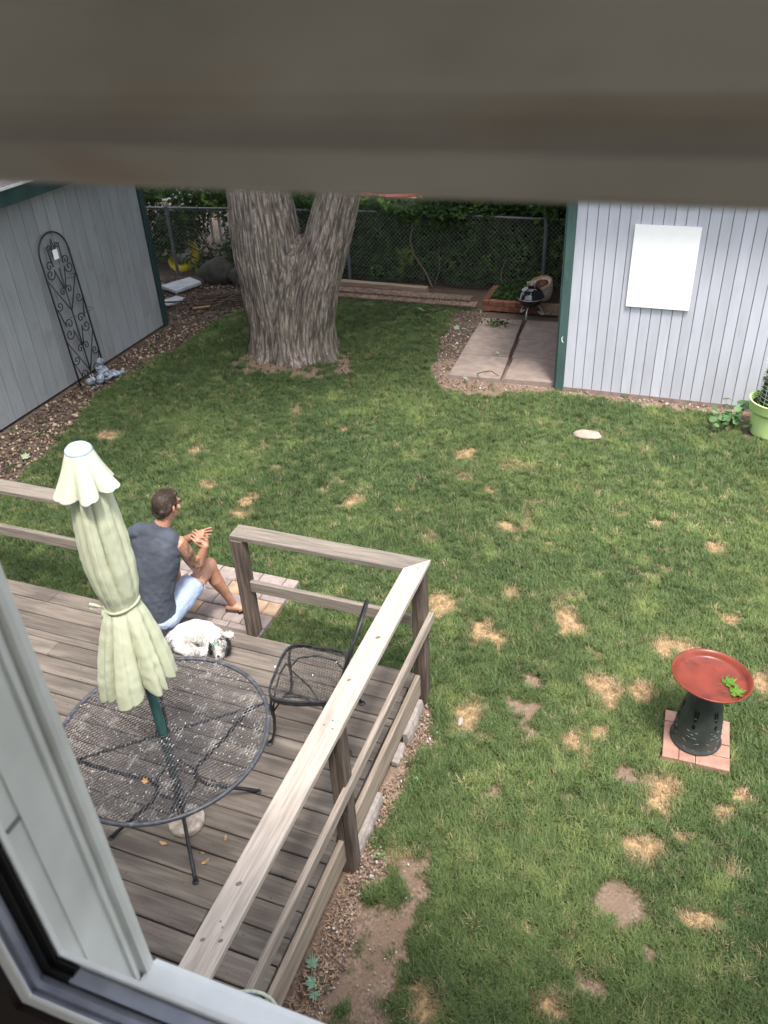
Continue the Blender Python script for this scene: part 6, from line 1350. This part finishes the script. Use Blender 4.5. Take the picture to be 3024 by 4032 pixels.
# ================================================================ sleeping dog
dog = thing('dog', 'small fluffy white and grey dog lying curled on the deck behind the table', 'dog', (-3.0, 3.62, DZ))
d_ = MB()
d_.tube([(-3.155, 3.575, .375), (-3.13, 3.64, .385), (-3.06, 3.70, .39), (-2.975, 3.715, .385), (-2.90, 3.685, .378)], [.070, .085, .088, .082, .066], 18, r2=[.068, .080, .084, .078, .064], round_=True)
d_.tube([(-3.13, 3.585, .36), (-3.10, 3.545, .345), (-3.04, 3.54, .33), (-2.99, 3.585, .32)], [.058, .05, .034, .022], 14, round_=True)     # hind leg folded under
d_.tube([(-2.99, 3.585, .32), (-2.95, 3.60, .318)], [.022, .02], 10, round_=True)
d_.tube([(-2.93, 3.70, .36), (-2.87, 3.76, .33), (-2.83, 3.80, .32)], [.045, .03, .021], 12, round_=True)     # front leg stretched forwards
d_.tube([(-2.92, 3.65, .35), (-2.90, 3.60, .325), (-2.93, 3.565, .318)], [.04, .028, .02], 12, round_=True)
d_.tube([(-2.90, 3.69, .38), (-2.865, 3.66, .375), (-2.825, 3.645, .37)], [.055, .052, .05], 14, round_=True)    # neck
d_.ell((-2.818, 3.635, .372), .060, .058, .052, 16, k=10)
d_.tube([(-2.81, 3.61, .358), (-2.80, 3.585, .345), (-2.795, 3.567, .340)], [.040, .028, .020], 14, r2=[.034, .025, .018], round_=True)   # muzzle
d_.tube([(-3.19, 3.56, .36), (-3.21, 3.60, .35), (-3.21, 3.66, .335)], [.035, .025, .012], 10, round_=True)    # tail
db = d_.build('body', wf_m, dog, True); remesh(db, .006, 3)
MB().ell((-2.792, 3.553, .345), .011, .009, .008, 12, k=7).build('nose', nose_m, dog, True)
for s, p in ((-1, (-2.84, 3.592, .383)), (1, (-2.785, 3.598, .383))): MB().ell(p, .006, .005, .006, 8, k=6).build('eye', nose_m, dog, True)
for pts in ([(-2.868, 3.66, .405), (-2.885, 3.625, .385), (-2.882, 3.595, .355), (-2.875, 3.575, .335)], [(-2.785, 3.675, .405), (-2.758, 3.655, .385), (-2.752, 3.625, .355), (-2.756, 3.60, .335)]):
    MB().tube(pts, [.012, .019, .018, .010], 10, r2=[.006, .008, .008, .005], round_=True).build('ear', df_m, dog, True)
MB().tube([(-2.834, 3.592, .418), (-2.826, 3.583, .408)], .0045, 8, round_=True).build('hair_clip', clip_m, dog, True)
# fur strands: ribbons rooted on the body capsules
caps = [((-3.155, 3.575, .375), (-3.06, 3.70, .39), .080, 'w', 2600), ((-3.06, 3.70, .39), (-2.90, 3.685, .378), .080, 'w', 2600), ((-3.13, 3.58, .36), (-3.02, 3.545, .335), .047, 'w', 900), ((-3.02, 3.55, .33), (-2.95, 3.60, .32), .024, 'w', 260), ((-2.93, 3.70, .36), (-2.83, 3.80, .32), .030, 'w', 420), ((-2.92, 3.65, .35), (-2.93, 3.57, .32), .028, 'w', 240),
        ((-2.825, 3.645, .375), (-2.815, 3.625, .37), .055, 'g', 1300), ((-2.81, 3.605, .355), (-2.797, 3.575, .342), .028, 'w', 500), ((-2.868, 3.66, .405), (-2.878, 3.58, .340), .016, 'd', 260), ((-2.785, 3.675, .405), (-2.755, 3.605, .340), .016, 'd', 240), ((-3.19, 3.56, .37), (-3.20, 3.60, .34), .034, 'd', 420), ((-3.165, 3.55, .39), (-3.175, 3.53, .36), .05, 'd', 300)]
fur = {'w': MB(), 'g': MB(), 'd': MB()}
for p, q, r_, kd, nn in caps:
    p, q = V3(p), V3(q); ax = (q - p)
    for _ in range(int(nn * 2.2)):
        u_ = random.random(); nrm_ = V3((random.gauss(0, 1), random.gauss(0, 1), random.gauss(0, 1) + .35)).normalized(); c0 = p + ax * u_; r0 = c0 + nrm_ * r_ * .93
        if r0.z < DZ + .004: continue
        L_ = random.uniform(.014, .030) * (1.25 if kd != 'w' else 1); dn_ = (nrm_ * .38 + V3((random.gauss(.35, .35), random.gauss(-.1, .35), random.gauss(-.45, .3)))).normalized(); s = dn_.cross(V3((random.random(), random.random(), random.random()))).normalized() * .0012
        k_ = kd
        if kd == 'w' and (r0 - V3((-3.0, 3.66, .46))).length < .03 and random.random() < .15: k_ = 'g'
        if kd == 'g' and r0.y < 3.60 and abs(r0.x + 2.81) < .022: k_ = 'w'
        m_ = fur[k_]; o0 = len(m_.v); mid = r0 + dn_ * L_ * .55; tip = r0 + dn_ * L_ + V3((random.gauss(0, .003), random.gauss(0, .003), -.004)); m_.v += [tuple(r0 - s), tuple(r0 + s), tuple(mid + s * .8), tuple(mid - s * .8), tuple(tip)]; m_.f += [(o0, o0 + 1, o0 + 2, o0 + 3), (o0 + 3, o0 + 2, o0 + 4)]; m_.mi += [0, 0]
for kd, m_ in (('w', wf_m), ('g', gf_m), ('d', df_m)): fur[kd].build('fur', m_, dog)['kind'] = 'stuff'

for o in bpy.data.objects:
    if '_o' in o: del o['_o']
